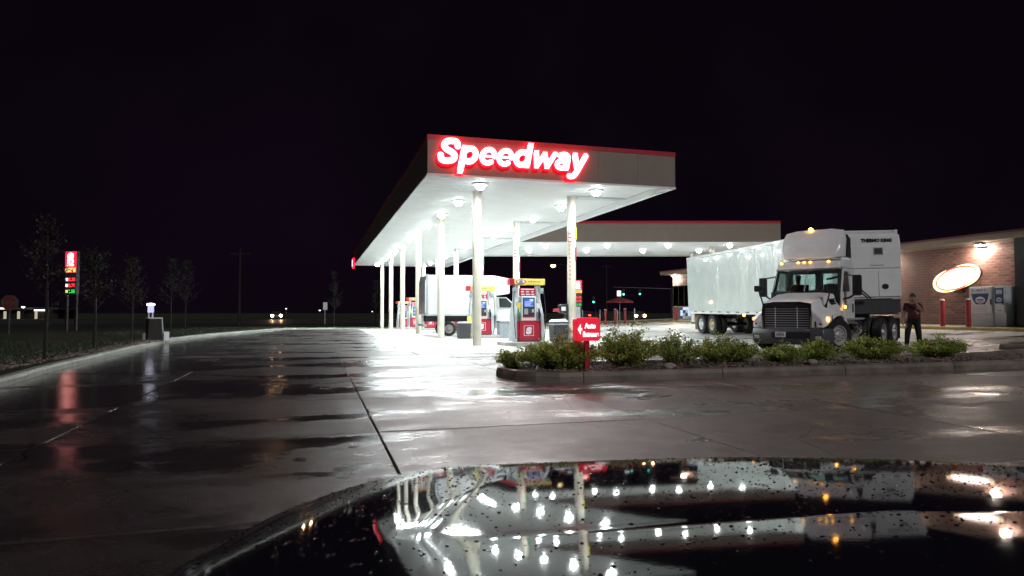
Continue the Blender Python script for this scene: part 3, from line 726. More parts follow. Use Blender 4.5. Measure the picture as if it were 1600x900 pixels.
IL = ['concrete pump island under the nearest fuel pump', 'concrete pump island under the second fuel pump', 'concrete pump island under the third fuel pump',
      'concrete pump island under the fourth fuel pump', 'concrete pump island under the fifth fuel pump', 'concrete pump island under the farthest fuel pump']
isl_me = MB().loft([[(x, y, 0.0) for x, y in P] for P in ()] or [[(-1.0, -0.55, -0.03), (0.85, -0.55, -0.03), (0.85, 0.55, -0.03), (-1.0, 0.55, -0.03)],
                    [(-1.0, -0.55, 0.13), (0.85, -0.55, 0.13), (0.85, 0.55, 0.13), (-1.0, 0.55, 0.13)],
                    [(-0.97, -0.52, 0.15), (0.82, -0.52, 0.15), (0.82, 0.52, 0.15), (-0.97, 0.52, 0.15)]]).mesh('pump_island', M['island'])
PU = 7.62
for k in range(6):
    v = 24.1 + 7.4 * k + 0.1
    p = pump0 if k == 0 else copy_tree(pump0)
    p.location = W(PU, v); p.rotation_euler = (0, 0, ANG); p['label'] = PL[k]
    tag(place('pump_island', isl_me, None, W(PU, v), ANG), IL[k], 'pump island', 'islands under the fuel pumps')

def trash_can(u, v, label, tall=0.98, m='mid_dark', lid='blue'):
    r = thing('trash_can', label, 'trash can', W(u, v), ANG, 'trash cans on the forecourt')
    MB().loft([[(x * 0.27, y * 0.27, 0.0) for x, y in ((-1, -1), (1, -1), (1, 1), (-1, 1))], [(x * 0.30, y * 0.30, tall * 0.78) for x, y in ((-1, -1), (1, -1), (1, 1), (-1, 1))]]).build('bin', M[m], r, bevel=0.03)
    MB().box(-0.315, 0.315, -0.315, 0.315, tall * 0.785, tall * 0.83).build('rim', M['pale_grey'] if lid == 'blue' else M[m], r, bevel=0.01)
    MB().box(-0.305, 0.305, -0.305, 0.305, tall * 0.832, tall * 0.90).build('lid_band', M['mid_dark'], r, bevel=0.015)
    MB().loft([[(x * 0.31, y * 0.31, tall * 0.902) for x, y in ((-1, -1), (1, -1), (1, 1), (-1, 1))], [(x * 0.22, y * 0.22, tall) for x, y in ((-1, -1), (1, -1), (1, 1), (-1, 1))]]).build('lid', M['pale_grey'] if lid == 'blue' else M['grey'], r, bevel=0.02)
trash_can(8.78, 23.85, 'dark trash can with pale lid right of the nearest fuel pump')
trash_can(8.72, 31.3, 'grey trash can left of the nearest fuel pump, by the second pump', 0.9, 'grey', 'grey')
trash_can(6.72, 31.2, 'dark bin beside the second pump, left of the nearest column', 0.8, 'mid_dark', 'grey')
# yellow bollard-like cover beside pump two
yb = thing('bollard', 'yellow post sleeve beside the second fuel pump', 'bollard', W(6.95, 31.05), ANG)
MB().lathe([(0.09, 0), (0.09, 0.95), (0.06, 1.02), (0.01, 1.04)], n=16).build('sleeve', M['yellow2'], yb, smooth=True)
MB().lathe([(0.12, 0), (0.12, 0.02)], n=16).build('base_plate', M['dark_metal'], yb)
# squeegee and towel station on the right-hand near column
ws = thing('windshield_wash_station', 'black towel and squeegee box hung on the nearest right column', 'wash station', W(9.41 - 0.165, 24.15), ANG)
MB().prism([(-0.02, 1.55), (-0.02, 0.62), (-0.30, 0.62), (-0.36, 0.95), (-0.10, 1.02), (-0.10, 1.2), (-0.34, 1.22), (-0.34, 1.50), (-0.28, 1.55)], 'y', -0.16, 0.16).build('holder', M['dark'], ws, bevel=0.03)
MB().box(-0.30, -0.12, -0.168, -0.161, 1.3, 1.45).build('label_plate', M['paper'], ws)
MB().box(-0.55, -0.345, -0.10, 0.1, 1.26, 1.38).build('squeegee', M['red'], ws, bevel=0.02)
MB().tube([(-0.2, 0, 1.0), (-0.25, 0, 0.7)], 0.02).build('squeegee_handle', M['pale_grey'], ws)

# ================================================================== WHEELS
def wheel_mesh(r, w, rim_r, tyre_m, rim_m, depth=0.09, hub=0.11):
    """axle along x, outer face at +x"""
    t = MB().lathe([(rim_r, -w / 2), (r * 0.94, -w / 2), (r, -w / 2 + 0.04), (r, w / 2 - 0.04), (r * 0.94, w / 2), (rim_r, w / 2 - 0.005)], axis='x', n=28, caps=False).mesh('tyre', tyre_m, True)
    q = MB().lathe([(rim_r + 0.006, -w / 2 + 0.02), (rim_r + 0.006, w / 2 - 0.008), (rim_r - 0.03, w / 2 - 0.012), (rim_r - 0.05, w / 2 - depth), (hub * 1.5, w / 2 - depth + 0.02), (hub, w / 2 - 0.03), (hub * 0.6, w / 2 + 0.01), (0.01, w / 2 + 0.012)], axis='x', n=24).mesh('rim', rim_m, True)
    lug = MB()
    for k in range(10):
        a = 2 * math.pi * k / 10; lug.box(w / 2 - depth, w / 2 - depth + 0.045, (hub * 1.9) * math.cos(a) - 0.014, (hub * 1.9) * math.cos(a) + 0.014, (hub * 1.9) * math.sin(a) - 0.014, (hub * 1.9) * math.sin(a) + 0.014)
    return t, q, lug.mesh('lug_nut', M['dark'])
def add_wheel(root, meshes, loc, flip=False, rz=0.0):
    o = place('wheel', meshes[0], root, loc, rz + (math.pi if flip else 0)); place('rim', meshes[1], o); place('lug_nuts', meshes[2], o)['kind'] = 'stuff'; return o

# ================================================================== TRACTOR UNIT
N_UP = Vector((-0.032 * CA, -0.032 * SA, 1)).normalized()
def sit(o, x, y, heading_rz, z=None, tilt=True):
    """stand a vehicle on the sloping lot"""
    base = Matrix.Rotation(heading_rz, 4, 'Z')
    if tilt and uv(x, y)[0] > U0 + 0.2: base = Vector((0, 0, 1)).rotation_difference(N_UP).to_matrix().to_4x4() @ base
    o.matrix_world = Matrix.Translation((x, y, ground(x, y) if z is None else z)) @ base

tr = thing('semi_tractor', 'white day-cab semi tractor with black grille and lit amber lamps', 'truck')
FX, FY = 9.07, 21.13
sit(tr, FX, FY, R(-44), z=0.035, tilt=False)
tr.rotation_euler.x += 0
def half(prof, y):       # mirrored section, open at the bottom edge but closed as a ring
    return [(x, y, z) for x, z in prof] + [(-x, y, z) for x, z in reversed(prof)]
hood = MB()
S_ = [(-1.08, [(1.06, 0.74), (1.02, 0.98), (0.80, 1.20), (0.72, 1.46), (0.40, 1.515)]),
      (-0.95, [(1.12, 0.80), (1.09, 1.04), (0.82, 1.28), (0.73, 1.52), (0.40, 1.57)]),
      (-0.62, [(1.18, 0.98), (1.16, 1.16), (0.86, 1.40), (0.75, 1.60), (0.40, 1.645)]),
      (-0.30, [(1.20, 1.08), (1.18, 1.22), (0.89, 1.46), (0.78, 1.67), (0.42, 1.71)]),
      (0.10, [(1.20, 1.10), (1.18, 1.25), (0.93, 1.50), (0.83, 1.74), (0.46, 1.785)]),
      (0.36, [(1.18, 1.02), (1.16, 1.24), (0.98, 1.52), (0.90, 1.79), (0.50, 1.84)])]
hood.loft([half(p, y) for y, p in S_])
hd = hood.build('hood', M['truck_white'], tr, bevel=0.03, smooth=True, seg=3)
for s in (-1, 1): MB().loft([[(s * 0.9, 0.30, 1.05), (s * 1.19, 0.30, 1.05), (s * 1.17, 0.40, 1.22), (s * 0.9, 0.40, 1.22)], [(s * 0.9, 0.56, 0.62), (s * 1.17, 0.56, 0.62), (s * 1.15, 0.62, 0.62), (s * 0.9, 0.62, 0.62)]]).build('fender_skirt', M['truck_white'], tr, bevel=0.02)
for s in (-1, 1):      # side vents of the hood
    for k in range(3): MB().loft([[(s * (1.0 - 0.005 * k), -0.12 + 0.02 * k, 1.44 + 0.07 * k), (s * (1.005 - 0.005 * k), 0.22, 1.47 + 0.07 * k), (s * (0.985 - 0.005 * k), 0.22, 1.50 + 0.07 * k), (s * (0.985 - 0.01 * k), -0.08 + 0.02 * k, 1.475 + 0.07 * k)],
                                  [(s * (0.9 - 0.02 * k), -0.12, 1.44 + 0.07 * k), (s * (0.9 - 0.02 * k), 0.22, 1.46 + 0.07 * k), (s * (0.9 - 0.02 * k), 0.22, 1.50 + 0.07 * k), (s * (0.9 - 0.02 * k), -0.08, 1.475 + 0.07 * k)]]).build('side_vent', M['dark'], hd)
# grille
gr = MB().loft([half([(0.70, 0.70), (0.72, 1.1), (0.68, 1.44), (0.36, 1.49)], -1.10), half([(0.70, 0.70), (0.72, 1.1), (0.68, 1.44), (0.36, 1.49)], -1.05)]).build('grille', M['dark'], tr)
ring = [(0.74, 0.67), (0.76, 1.1), (0.72, 1.47), (0.37, 1.525)]
fr = MB(); full = ring + [(-x, z) for x, z in reversed(ring)]
inn_ = [(x * 0.93, 0.70 + (z - 0.67) * 0.93) for x, z in full]
for k in range(len(full)):
    a, c, d, e = full[k], full[(k + 1) % len(full)], inn_[(k + 1) % len(full)], inn_[k]
    fr.loft([[(a[0], -1.15, a[1]), (c[0], -1.15, c[1]), (d[0], -1.16, d[1]), (e[0], -1.16, e[1])], [(a[0], -1.06, a[1]), (c[0], -1.06, c[1]), (d[0], -1.08, d[1]), (e[0], -1.08, e[1])]])
fr.build('surround', M['chrome'], gr)
MB().prism([(0.66, 1.375), (0.655, 1.43), (0.36, 1.47), (-0.36, 1.47), (-0.655, 1.43), (-0.66, 1.375)], 'y', -1.162, -1.11).build('name_bar', M['dark'], gr)
for k in range(9):
    z = 0.75 + 0.07 * k
    MB().prism([(-1.135, z), (-1.10, z - 0.005), (-1.10, z + 0.012), (-1.13, z + 0.014)], 'x', -0.655, 0.655).build('slat', M['grey'] if k % 1 == 0 else M['bumper'], gr)
for x in (-0.33, 0.33): MB().box(x - 0.012, x + 0.012, -1.15, -1.137, 0.73, 1.365).build('vertical_bar', M['pale_grey'], gr)
# bumper
bp = MB()
def bsec(z, f, w): return [(w, -0.60, z), (w + 0.01, -0.80, z), (w - 0.14, -1.06 - f, z), (0.5, -1.16 - f, z), (-0.5, -1.16 - f, z), (-w + 0.14, -1.06 - f, z), (-w - 0.01, -0.80, z), (-w, -0.60, z), (-w + 0.2, -0.58, z), (w - 0.2, -0.58, z)]
bp.loft([bsec(0.24, -0.06, 1.14), bsec(0.34, 0.03, 1.2), bsec(0.52, 0.05, 1.21), bsec(0.70, 0.0, 1.18), bsec(0.73, -0.03, 1.15)])
bo = bp.build('bumper', M['bumper'], tr, bevel=0.02, smooth=True)
MB().box(-0.42, 0.72, -1.222, -1.19, 0.44, 0.62).build('bumper_intake', M['dark'], bo)
MB().box(-0.30, 0.01, -1.24, -1.225, 0.46, 0.62).build('license_plate', M['paper'], bo)
b = MB()
for k in range(6): b.box(-0.26 + 0.04 * k, -0.235 + 0.04 * k, -1.243, -1.241, 0.50, 0.57)
b.box(-0.24, -0.05, -1.243, -1.241, 0.59, 0.605).build('plate_wording', M['dark'], bo)
for s in (-1, 1): MB().box(*sorted((s * 0.84, s * 1.0)), -1.16, -1.05, 0.40, 0.50).build('fog_lamp', M['alloy'], bo, bevel=0.02)
# headlights: swept housings with clear lens; both turn lamps lit
for s in (-1, 1):
    hl = MB().loft([[(s * 0.82, -1.10, 0.75), (s * 1.08, -0.98, 0.76), (s * 1.02, -1.02, 0.99), (s * 0.80, -1.10, 0.92)],
                    [(s * 0.84, -1.00, 0.76), (s * 1.20, -0.64, 0.86), (s * 1.165, -0.62, 1.16), (s * 0.83, -0.98, 1.12)]])
    ho = hl.build('headlight', M['dark_metal'] if s > 0 else M['alloy'], tr, bevel=0.02)
    MB().lathe([(0.001, -0.03), (0.06, -0.015), (0.065, 0.02)], axis='y', n=12).build('turn_lamp', M['amber_hot'] if s > 0 else M['amber_dim'], ho, (s * 1.105, -0.90, 1.0))
    MB().lathe([(0.001, -0.03), (0.06, -0.015), (0.065, 0.02)], axis='y', n=12).build('low_beam', M['chrome'], ho, (s * 0.97, -1.06, 0.85))
    MB().box(*sorted((s * 1.135, s * 1.165)), 0.50, 0.58, 1.33, 1.42).build('side_marker', M['amber'], tr)
# cab
cab = MB()
def csec(pts): return pts
rw, bw = 0.98, 1.06
roof = MB().loft([half([(0.97, 2.60), (1.0, 2.66), (0.95, 2.78), (0.5, 2.83)], 0.60), half([(1.02, 2.60), (1.03, 2.68), (0.99, 2.86), (0.55, 2.92)], 0.95), half([(1.04, 2.60), (1.05, 2.7), (1.0, 2.9), (0.55, 2.95)], 1.70)])
ro = roof.build('cab_roof', M['truck_white'], tr, bevel=0.03, smooth=True)
for x in (-0.82, -0.28, -0.09, 0.10, 0.66):
    MB().lathe([(0.045, 0), (0.04, 0.03), (0.01, 0.05)], n=10).build('marker_lamp', M['amber'], ro, (x, 0.60, 2.795))
MB().box(-1.06, 1.06, 1.62, 1.70, 0.85, 1.95).box(-1.06, -0.86, 1.62, 1.70, 1.95, 2.6).box(0.86, 1.06, 1.62, 1.70, 1.95, 2.6).box(-0.12, 0.12, 1.62, 1.70, 1.95, 2.6).box(-0.86, -0.12, 1.62, 1.70, 2.48, 2.6).box(0.12, 0.86, 1.62, 1.70, 2.48, 2.6).build('back_wall', M['truck_white'], tr)
for a, c in ((-0.86, -0.12), (0.12, 0.86)): MB().box(a, c, 1.655, 1.665, 1.95, 2.48).build('rear_window', M['glass'], tr)
MB().box(-1.02, 1.02, 0.38, 1.61, 0.85, 0.95).build('cab_floor', M['interior'], tr)
MB().box(-1.03, 1.03, 0.37, 0.62, 0.96, 1.84).build('dashboard', M['interior'], tr)
MB().box(-1.06, 1.06, 0.30, 0.37, 0.95, 1.86).build('cowl', M['dark'], tr)
for s in (-1, 1):
    MB().loft([[(s * 1.06, 0.33, 1.84), (s * 0.99, 0.30, 1.84), (s * 0.99, 0.38, 1.84), (s * 1.06, 0.42, 1.84)], [(s * 1.00, 0.69, 2.62), (s * 0.93, 0.66, 2.62), (s * 0.93, 0.74, 2.62), (s * 1.00, 0.78, 2.62)]]).build('windshield_pillar', M['dark'], tr)
wsd = MB().face([(-0.99, 0.315, 1.85), (0.99, 0.315, 1.85), (0.935, 0.675, 2.61), (-0.935, 0.675, 2.61)]).build('windshield', M['glass'], tr)
MB().loft([[(-0.012, 0.30, 1.85), (0.012, 0.30, 1.85), (0.012, 0.32, 1.85), (-0.012, 0.32, 1.85)], [(-0.012, 0.66, 2.61), (0.012, 0.66, 2.61), (0.012, 0.68, 2.61), (-0.012, 0.68, 2.61)]]).build('windshield_divider', M['grey'], wsd)
MB().tube([(-0.7, 0.29, 1.86), (-0.2, 0.33, 1.95)], 0.012).tube([(0.15, 0.29, 1.86), (0.75, 0.33, 1.95)], 0.012).build('wiper_arms', M['black'], wsd)
MB().loft([[(-1.0, 0.645, 2.56), (1.0, 0.645, 2.56), (1.0, 0.665, 2.6), (-1.0, 0.665, 2.6)], [(-0.98, 0.52, 2.61), (0.98, 0.52, 2.61), (0.98, 0.60, 2.63), (-0.98, 0.60, 2.63)]]).build('sun_visor', M['truck_white'], ro)
for s in (-1, 1):       # doors
    X = lambda a: s * a
    d = MB()
    d.box(*sorted((X(1.01), X(1.075))), 0.44, 1.60, 0.72, 1.86)
    d.box(*sorted((X(1.00), X(1.06))), 0.80, 0.92, 1.87, 2.59) if False else None
    d.loft([[(X(1.0), 0.44, 1.861), (X(1.075), 0.44, 1.861), (X(1.075), 0.56, 1.861), (X(1.0), 0.56, 1.861)], [(X(0.97), 0.80, 2.59), (X(1.03), 0.80, 2.59), (X(1.03), 0.92, 2.59), (X(0.97), 0.92, 2.59)]])
    d.box(*sorted((X(0.99), X(1.06))), 1.44, 1.61, 1.861, 2.59)
    d.loft([[(X(0.975), 0.93, 2.5), (X(1.035), 0.93, 2.5), (X(1.035), 0.93, 2.59), (X(0.975), 0.93, 2.59)], [(X(0.975), 1.43, 2.5), (X(1.035), 1.43, 2.5), (X(1.035), 1.43, 2.59), (X(0.975), 1.43, 2.59)]])
    do = d.build('door', M['truck_white'], tr, bevel=0.015)
    MB().face([(X(1.03), 0.57, 1.862), (X(1.03), 1.44, 1.862), (X(1.005), 1.44, 2.5), (X(1.005), 0.88, 2.5)]).build('door_window', M['dark_glass'], do)
    MB().box(*sorted((X(1.076), X(1.10))), 1.42, 1.50, 1.2, 1.48).build('door_handle', M['dark'], do, bevel=0.01)
    b = MB()
    for k in range(11): b.box(*sorted((X(1.0765), X(1.079))), 0.78 + 0.045 * k, 0.81 + 0.045 * k, 1.42, 1.445)
    for k in range(8): b.box(*sorted((X(1.0765), X(1.079))), 0.84 + 0.045 * k, 0.87 + 0.045 * k, 1.35, 1.37)
    b.build('door_wording', M['grey'], do)
    # mirrors
    mr = MB().box(*sorted((X(1.34), X(1.60))), 0.56, 0.72, 1.72, 2.36).build('door_mirror', M['dark'], tr, bevel=0.05)
    MB().tube([(X(1.07), 0.6, 1.62), (X(1.25), 0.62, 1.66), (X(1.42), 0.64, 1.78)], 0.03).tube([(X(1.03), 0.8, 2.4), (X(1.45), 0.64, 2.32)], 0.02).build('mirror_arm', M['dark'], mr)
    hm = MB().box(*sorted((X(0.99), X(1.24))), -0.62, -0.5, 1.86, 2.06).build('hood_mirror', M['dark'], tr, bevel=0.04)
    MB().tube([(X(0.92), -0.52, 1.32), (X(0.98), -0.54, 1.5), (X(1.10), -0.56, 1.9)], [0.05, 0.025, 0.022]).build('mirror_stalk', M['dark'], hm)
# roof fairing with black side extenders
fa = MB().loft([half([(0.80, 2.93), (0.82, 2.98), (0.78, 3.02), (0.5, 3.04)], 0.70), half([(0.92, 2.96), (0.94, 3.25), (0.88, 3.40), (0.52, 3.44)], 0.88), half([(0.95, 2.96), (0.98, 3.45), (0.92, 3.70), (0.54, 3.76)], 1.10), half([(0.95, 2.96), (0.99, 3.55), (0.93, 3.86), (0.55, 3.93)], 1.30)])
fo = fa.build('roof_fairing', M['truck_white'], tr, bevel=0.03, smooth=True)
MB().lathe([(0.07, 0), (0.07, 0.05), (0.02, 0.09)], n=12).build('beacon_lamp', M['amber_hot'], fo, (-0.1, 1.24, 3.90))
for s in (-1, 1): MB().loft([[(s * 0.94, 1.31, 2.97), (s * 0.98, 1.31, 2.97), (s * 1.0, 1.31, 3.70), (s * 0.96, 1.31, 3.70)], [(s * 0.94, 1.72, 2.97), (s * 0.98, 1.72, 2.97), (s * 1.0, 1.62, 3.58), (s * 0.96, 1.62, 3.58)]]).build('side_extender', M['dark'], tr)
# seats
for x in (-0.5, 0.5):
    MB().box(x - 0.25, x + 0.25, 1.32, 1.44, 1.45, 2.12).box(x - 0.25, x + 0.25, 0.95, 1.40, 1.30, 1.44).build('seat', M['interior'], tr, bevel=0.04)
stw = MB()
ringp = [(0.5 + 0.21 * math.cos(a), 0.80 - 0.09 * math.sin(a), 1.86 + 0.17 * math.sin(a)) for a in [2 * math.pi * k / 18 for k in range(19)]]
stw.tube(ringp, 0.014, 6).tube([(0.5, 0.62, 1.78), (0.5, 0.80, 1.86)], 0.025, 6).build('steering_wheel', M['black'], tr)
# chassis
for s in (-1, 1): MB().box(*sorted((s * 0.36, s * 0.44)), -0.9, 6.3, 0.72, 0.98).build('frame_rail', M['dark'], tr)
MB().box(-0.36, 0.36, 4.5, 5.7, 1.0, 1.22).build('fifth_wheel', M['dark'], tr, bevel=0.03)
wm = wheel_mesh(0.515, 0.28, 0.30, M['black'], M['alloy'], depth=0.06, hub=0.09)
wd = wheel_mesh(0.515, 0.26, 0.30, M['black'], M['alloy'], depth=0.15, hub=0.10)
for s in (-1, 1):
    add_wheel(tr, wm, (s * 1.04, 0, 0.515), flip=s < 0, rz=R(-24))
    for y in (4.35, 5.65):
        add_wheel(tr, wd, (s * 1.07, y, 0.515), flip=s < 0); add_wheel(tr, wd, (s * 0.74, y, 0.515), flip=s < 0)
for y in (0, 4.35, 5.65): MB().tube([(-0.95, y, 0.5), (0.95, y, 0.5)], 0.08).build('axle', M['dark'], tr)
for s in (-1, 1):
    tk = MB().lathe([(0.05, 1.02), (0.28, 1.0), (0.31, 1.05), (0.31, 2.55), (0.28, 2.6), (0.05, 2.58)], axis='y', n=24).build('fuel_tank', M['chrome'], tr, (s * 0.85, 0, 0.66), smooth=True)
    for y in (1.3, 2.2): MB().lathe([(0.318, y), (0.318, y + 0.06)], axis='y', n=24).build('tank_strap', M['dark'], tk)
    MB().box(*sorted((s * 0.90, s * 1.22)), 0.9, 2.1, 0.98, 1.03).build('cab_step', M['alloy'], tr)
    MB().box(*sorted((s * 0.95, s * 1.24)), 0.85, 2.3, 0.34, 0.39).build('cab_step', M['alloy'], tr)
    MB().box(*sorted((s * 0.58, s * 1.20)), 6.3, 6.32, 0.25, 1.0).build('mud_flap', M['black'], tr)
hz = MB()
for x in (0.2, 0.3):
    hz.tube([(x, 1.75, 2.3), (x + 0.25, 2.2, 2.42), (x + 0.45, 2.6, 2.2), (x + 0.6, 3.2, 1.9), (x + 0.62, 3.9, 1.7)], 0.025, 8)
hz.build('air_hoses', M['black'], tr)
MB().tube([(0.9, 1.8, 1.0), (0.9, 1.8, 2.35)], 0.02).tube([(0.9, 1.8, 2.35), (1.0, 2.0, 2.38), (1.05, 2.1, 2.3), (0.98, 2.1, 2.22), (0.9, 2.0, 2.3)], 0.02).build('hose_tender', M['black'], tr)

# ================================================================== TRAILER
tl = thing('refrigerated_trailer', 'long white box trailer with a refrigeration unit on its nose', 'trailer')
sit(tl, 12.72, 24.0, R(7.8))
TLEN = 13.0
trailer_skin = mat('trailer_side_skin', (0.62, 0.68, 0.66), 0.22, var=0.07, scale=2.0, bump=0.35, bscale=11.0, coat=0.6)
n = 13
for s in (-1, 1):
    for k in range(n):
        a, c = TLEN * k / n + 0.005, TLEN * (k + 1) / n - 0.005
        b = MB(); b.box(*sorted((s * 1.25, s * 1.295)), a, c, 1.20, 3.97)
        for q in (0.25, 0.5, 0.75): b.box(*sorted((s * 1.2955, s * 1.299)), a + (c - a) * q - 0.012, a + (c - a) * q + 0.012, 1.22, 3.95)
        b.build('side_panel', trailer_skin, tl)
    MB().box(*sorted((s * 1.24, s * 1.305)), 0, TLEN, 3.975, 4.10).build('top_rail', M['white'], tl, bevel=0.01)
    br = MB().box(*sorted((s * 1.22, s * 1.305)), 0, TLEN, 1.06, 1.195).build('bottom_rail', M['white'], tl, bevel=0.01)
    for k in range(12): MB().box(*sorted((s * 1.3055, s * 1.309)), 1.4 + k * 0.95, 1.75 + k * 0.95, 1.135, 1.185).build('reflector_strip', M['dark'] if k % 1 == 0 else M['red'], br)
MB().box(-1.24, 1.24, 0.02, TLEN - 0.02, 4.03, 4.08).build('roof', M['white'], tl)
MB().box(-1.24, 1.24, 0.0, 0.06, 1.15, 4.02).build('front_wall', M['truck_white'], tl)
for s in (-1, 1): MB().box(*sorted((s * 1.15, s * 1.30)), -0.012, -0.001, 1.10, 4.08).build('corner_post', M['white'], tl)
MB().box(-1.24, 1.24, 0.02, TLEN - 0.02, 1.08, 1.18).build('floor', M['dark'], tl)
for s in (-1, 1):
    dr = MB().box(*sorted((s * 0.01, s * 1.24)), TLEN - 0.015, TLEN + 0.04, 1.2, 4.0).build('rear_door', M['white'], tl)
    MB().tube([(s * 0.3, TLEN + 0.07, 1.2), (s * 0.3, TLEN + 0.07, 3.9)], 0.02).build('lock_rod', M['chrome'], dr)
MB().box(-1.305, -1.29, 6.6, 6.75, 0.98, 1.055).build('side_marker', M['amber_hot'], tl)
MB().box(-1.31, -1.297, 0.05, 0.12, 4.11, 4.14).build('clearance_lamp', M['amber'], tl)
# refrigeration unit
ru = MB().loft([[(x, -0.42, 1.62), (x, 0.0 - 0.012, 1.62)] for x in ()] or [[(-0.98, -0.02, 1.62), (1.02, -0.02, 1.62), (1.02, -0.46, 1.62), (-0.98, -0.46, 1.62)], [(-0.98, -0.02, 3.55), (1.02, -0.02, 3.55), (1.02, -0.52, 3.55), (-0.98, -0.52, 3.55)], [(-0.98, -0.02, 3.86), (1.02, -0.02, 3.86), (1.0, -0.50, 3.86), (-0.96, -0.50, 3.86)], [(-0.94, -0.02, 3.97), (0.98, -0.02, 3.97), (0.94, -0.36, 3.97), (-0.90, -0.36, 3.97)]])
ruo = ru.build('refrigeration_unit', M['truck_white'], tl, bevel=0.04, seg=3)
ruy = -0.50
for a, c in ((-0.95, 0.10), (0.115, 0.98)): MB().box(a, c, -0.515, -0.475, 1.70, 2.66).build('service_door', M['truck_white'], ruo, bevel=0.015)
MB().box(-0.95, 0.98, -0.535, -0.50, 2.70, 3.50).build('upper_cowl', M['truck_white'], ruo, bevel=0.02)
MB().box(-0.06, 0.30, -0.548, -0.536, 3.16, 3.42).build('display', M['grey'], ruo)
MB().box(-0.03, 0.27, -0.551, -0.549, 3.19, 3.39).build('display_face', M['mid_dark'], ruo)
b = MB(); oval(b, 0.35, 2.05, 0.13, 0.095, -0.525, -0.516); b.build('door_latch', M['dark'], ruo)
for k in range(9): MB().box(0.985, 1.025, -0.45, -0.1, 2.55 + 0.14 * k, 2.63 + 0.14 * k).build('side_vent', M['dark'], ruo)
place('brand_lettering', text_mesh('THERMO KING', 0.155, M['dark'], extrude=0.003, offset=0.010, sx=1.12, center=True, shear=0.1), ruo, (0.08, -0.528, 3.62))
b = MB()
for k in range(15): b.box(-0.20 + 0.035 * k, -0.175 + 0.035 * k, -0.538, -0.5355, 2.78, 2.82)
b.build('small_wording', M['grey'], ruo)
MB().box(-0.95, 1.0, -0.40, -0.03, 1.12, 1.60).build('fuel_guard', M['mid_dark'], ruo)
# landing gear, axles, flaps
for s in (-1, 1):
    lg = MB().box(s * 0.95 - 0.06, s * 0.95 + 0.06, 3.0, 3.12, 0.42, 1.08).build('landing_leg', M['grey'], tl)
    MB().box(s * 0.95 - 0.14, s * 0.95 + 0.14, 2.93, 3.19, 0.37, 0.42).build('foot', M['grey'], lg)
twm = wheel_mesh(0.515, 0.27, 0.29, M['black'], M['white'], depth=0.13, hub=0.10)
twc = wheel_mesh(0.515, 0.27, 0.29, M['black'], M['rim_cream'], depth=0.13, hub=0.10)
for s in (-1, 1):
    for y, q in ((10.3, twc), (11.6, twm)):
        add_wheel(tl, q, (s * 1.08, y, 0.515), flip=s < 0); add_wheel(tl, q, (s * 0.74, y, 0.515), flip=s < 0)
    MB().box(*sorted((s * 0.55, s * 1.24)), 12.3, 12.32, 0.22, 1.05).build('mud_flap', M['rim_cream'], tl)
    MB().box(*sorted((s * 0.40, s * 0.50)), 9.2, 12.6, 0.80, 1.08).build('bogie_rail', M['dark'], tl)
for y in (10.3, 11.6): MB().tube([(-0.95, y, 0.5), (0.95, y, 0.5)], 0.08).build('axle', M['dark'], tl)
MB().box(-1.2, 1.2, 12.9, 13.0, 0.5, 0.6).build('underride_bar', M['grey'], tl)
MB().box(1.0, 1.28, 0.3, 2.0, 0.55, 1.0).build('side_skirt', M['white'], tl)

# ================================================================== BOX TRUCK UNDER THE CANOPY
bt = thing('box_truck', 'plain white box truck parked under the canopy behind the pumps', 'box truck', W(8.7, 35.3), ANG + R(90))
# local: -y forward (to the right in the picture), x = towards the camera side? (x points along +v rotated) 
bx = MB().box(-1.18, 1.18, -0.4, 3.3, 1.12, 3.15).build('cargo_box', M['white'], bt, bevel=0.03)
MB().loft([[(x * 1.18, -0.402, z) for x, z in ((-1, 2.1), (1, 2.1), (1, 3.15), (-1, 3.15))], [(x * 1.12, -1.15, z) for x, z in ((-1, 2.22), (1, 2.22), (1, 3.02), (-1, 3.02))]]).build('cab_overhang', M['white'], bx, bevel=0.06)
for x in (-1.19, 1.19):
    MB().box(x - 0.012, x + 0.012, 3.2, 3.32, 1.1, 3.18).build('corner_post', M['grey'], bx)
    MB().box(x - 0.012, x + 0.012, -0.4, 3.2, 1.06, 1.13).build('lower_rail', M['pale_grey'], bx)
MB().box(-1.1, 1.1, 3.31, 3.36, 1.2, 2.9).build('rear_door', M['white'], bx)
cb = MB().loft([[(x, y, 0.45) for x, y in ((-0.95, -0.42), (0.95, -0.42), (0.95, -2.75), (-0.95, -2.75))], [(x, y, 1.15) for x, y in ((-1.0, -0.42), (1.0, -0.42), (1.0, -2.80), (-1.0, -2.80))], [(x, y, 1.32) for x, y in ((-0.98, -0.42), (0.98, -0.42), (0.94, -2.6), (-0.94, -2.6))], [(x, y, 1.45) for x, y in ((-0.98, -0.42), (0.98, -0.42), (0.94, -1.75), (-0.94, -1.75))]])
cbo = cb.build('cab_body', M['white'], bt, bevel=0.05, seg=3)
MB().loft([[(x, y, 1.455) for x, y in ((-0.97, -0.45), (0.97, -0.45), (0.93, -1.72), (-0.93, -1.72))], [(x, y, 2.05) for x, y in ((-0.86, -0.45), (0.86, -0.45), (0.80, -1.05), (-0.80, -1.05))]]).build('greenhouse', M['white'], cbo, bevel=0.04)
for s in (-1, 1):
    MB().face([(s * 0.985, -0.62, 1.5), (s * 0.962, -1.5, 1.5), (s * 0.86, -1.03, 1.98), (s * 0.885, -0.62, 1.98)]).build('side_window', M['dark'], cbo)
    MB().box(*sorted((s * 1.0, s * 1.2)), -1.55, -1.42, 1.35, 1.62).build('door_mirror', M['dark'], cbo, bevel=0.03)
MB().face([(-0.80, -1.70, 1.5), (0.80, -1.70, 1.5), (0.70, -1.13, 2.0), (-0.70, -1.13, 2.0)]).build('windshield', M['dark'], cbo)
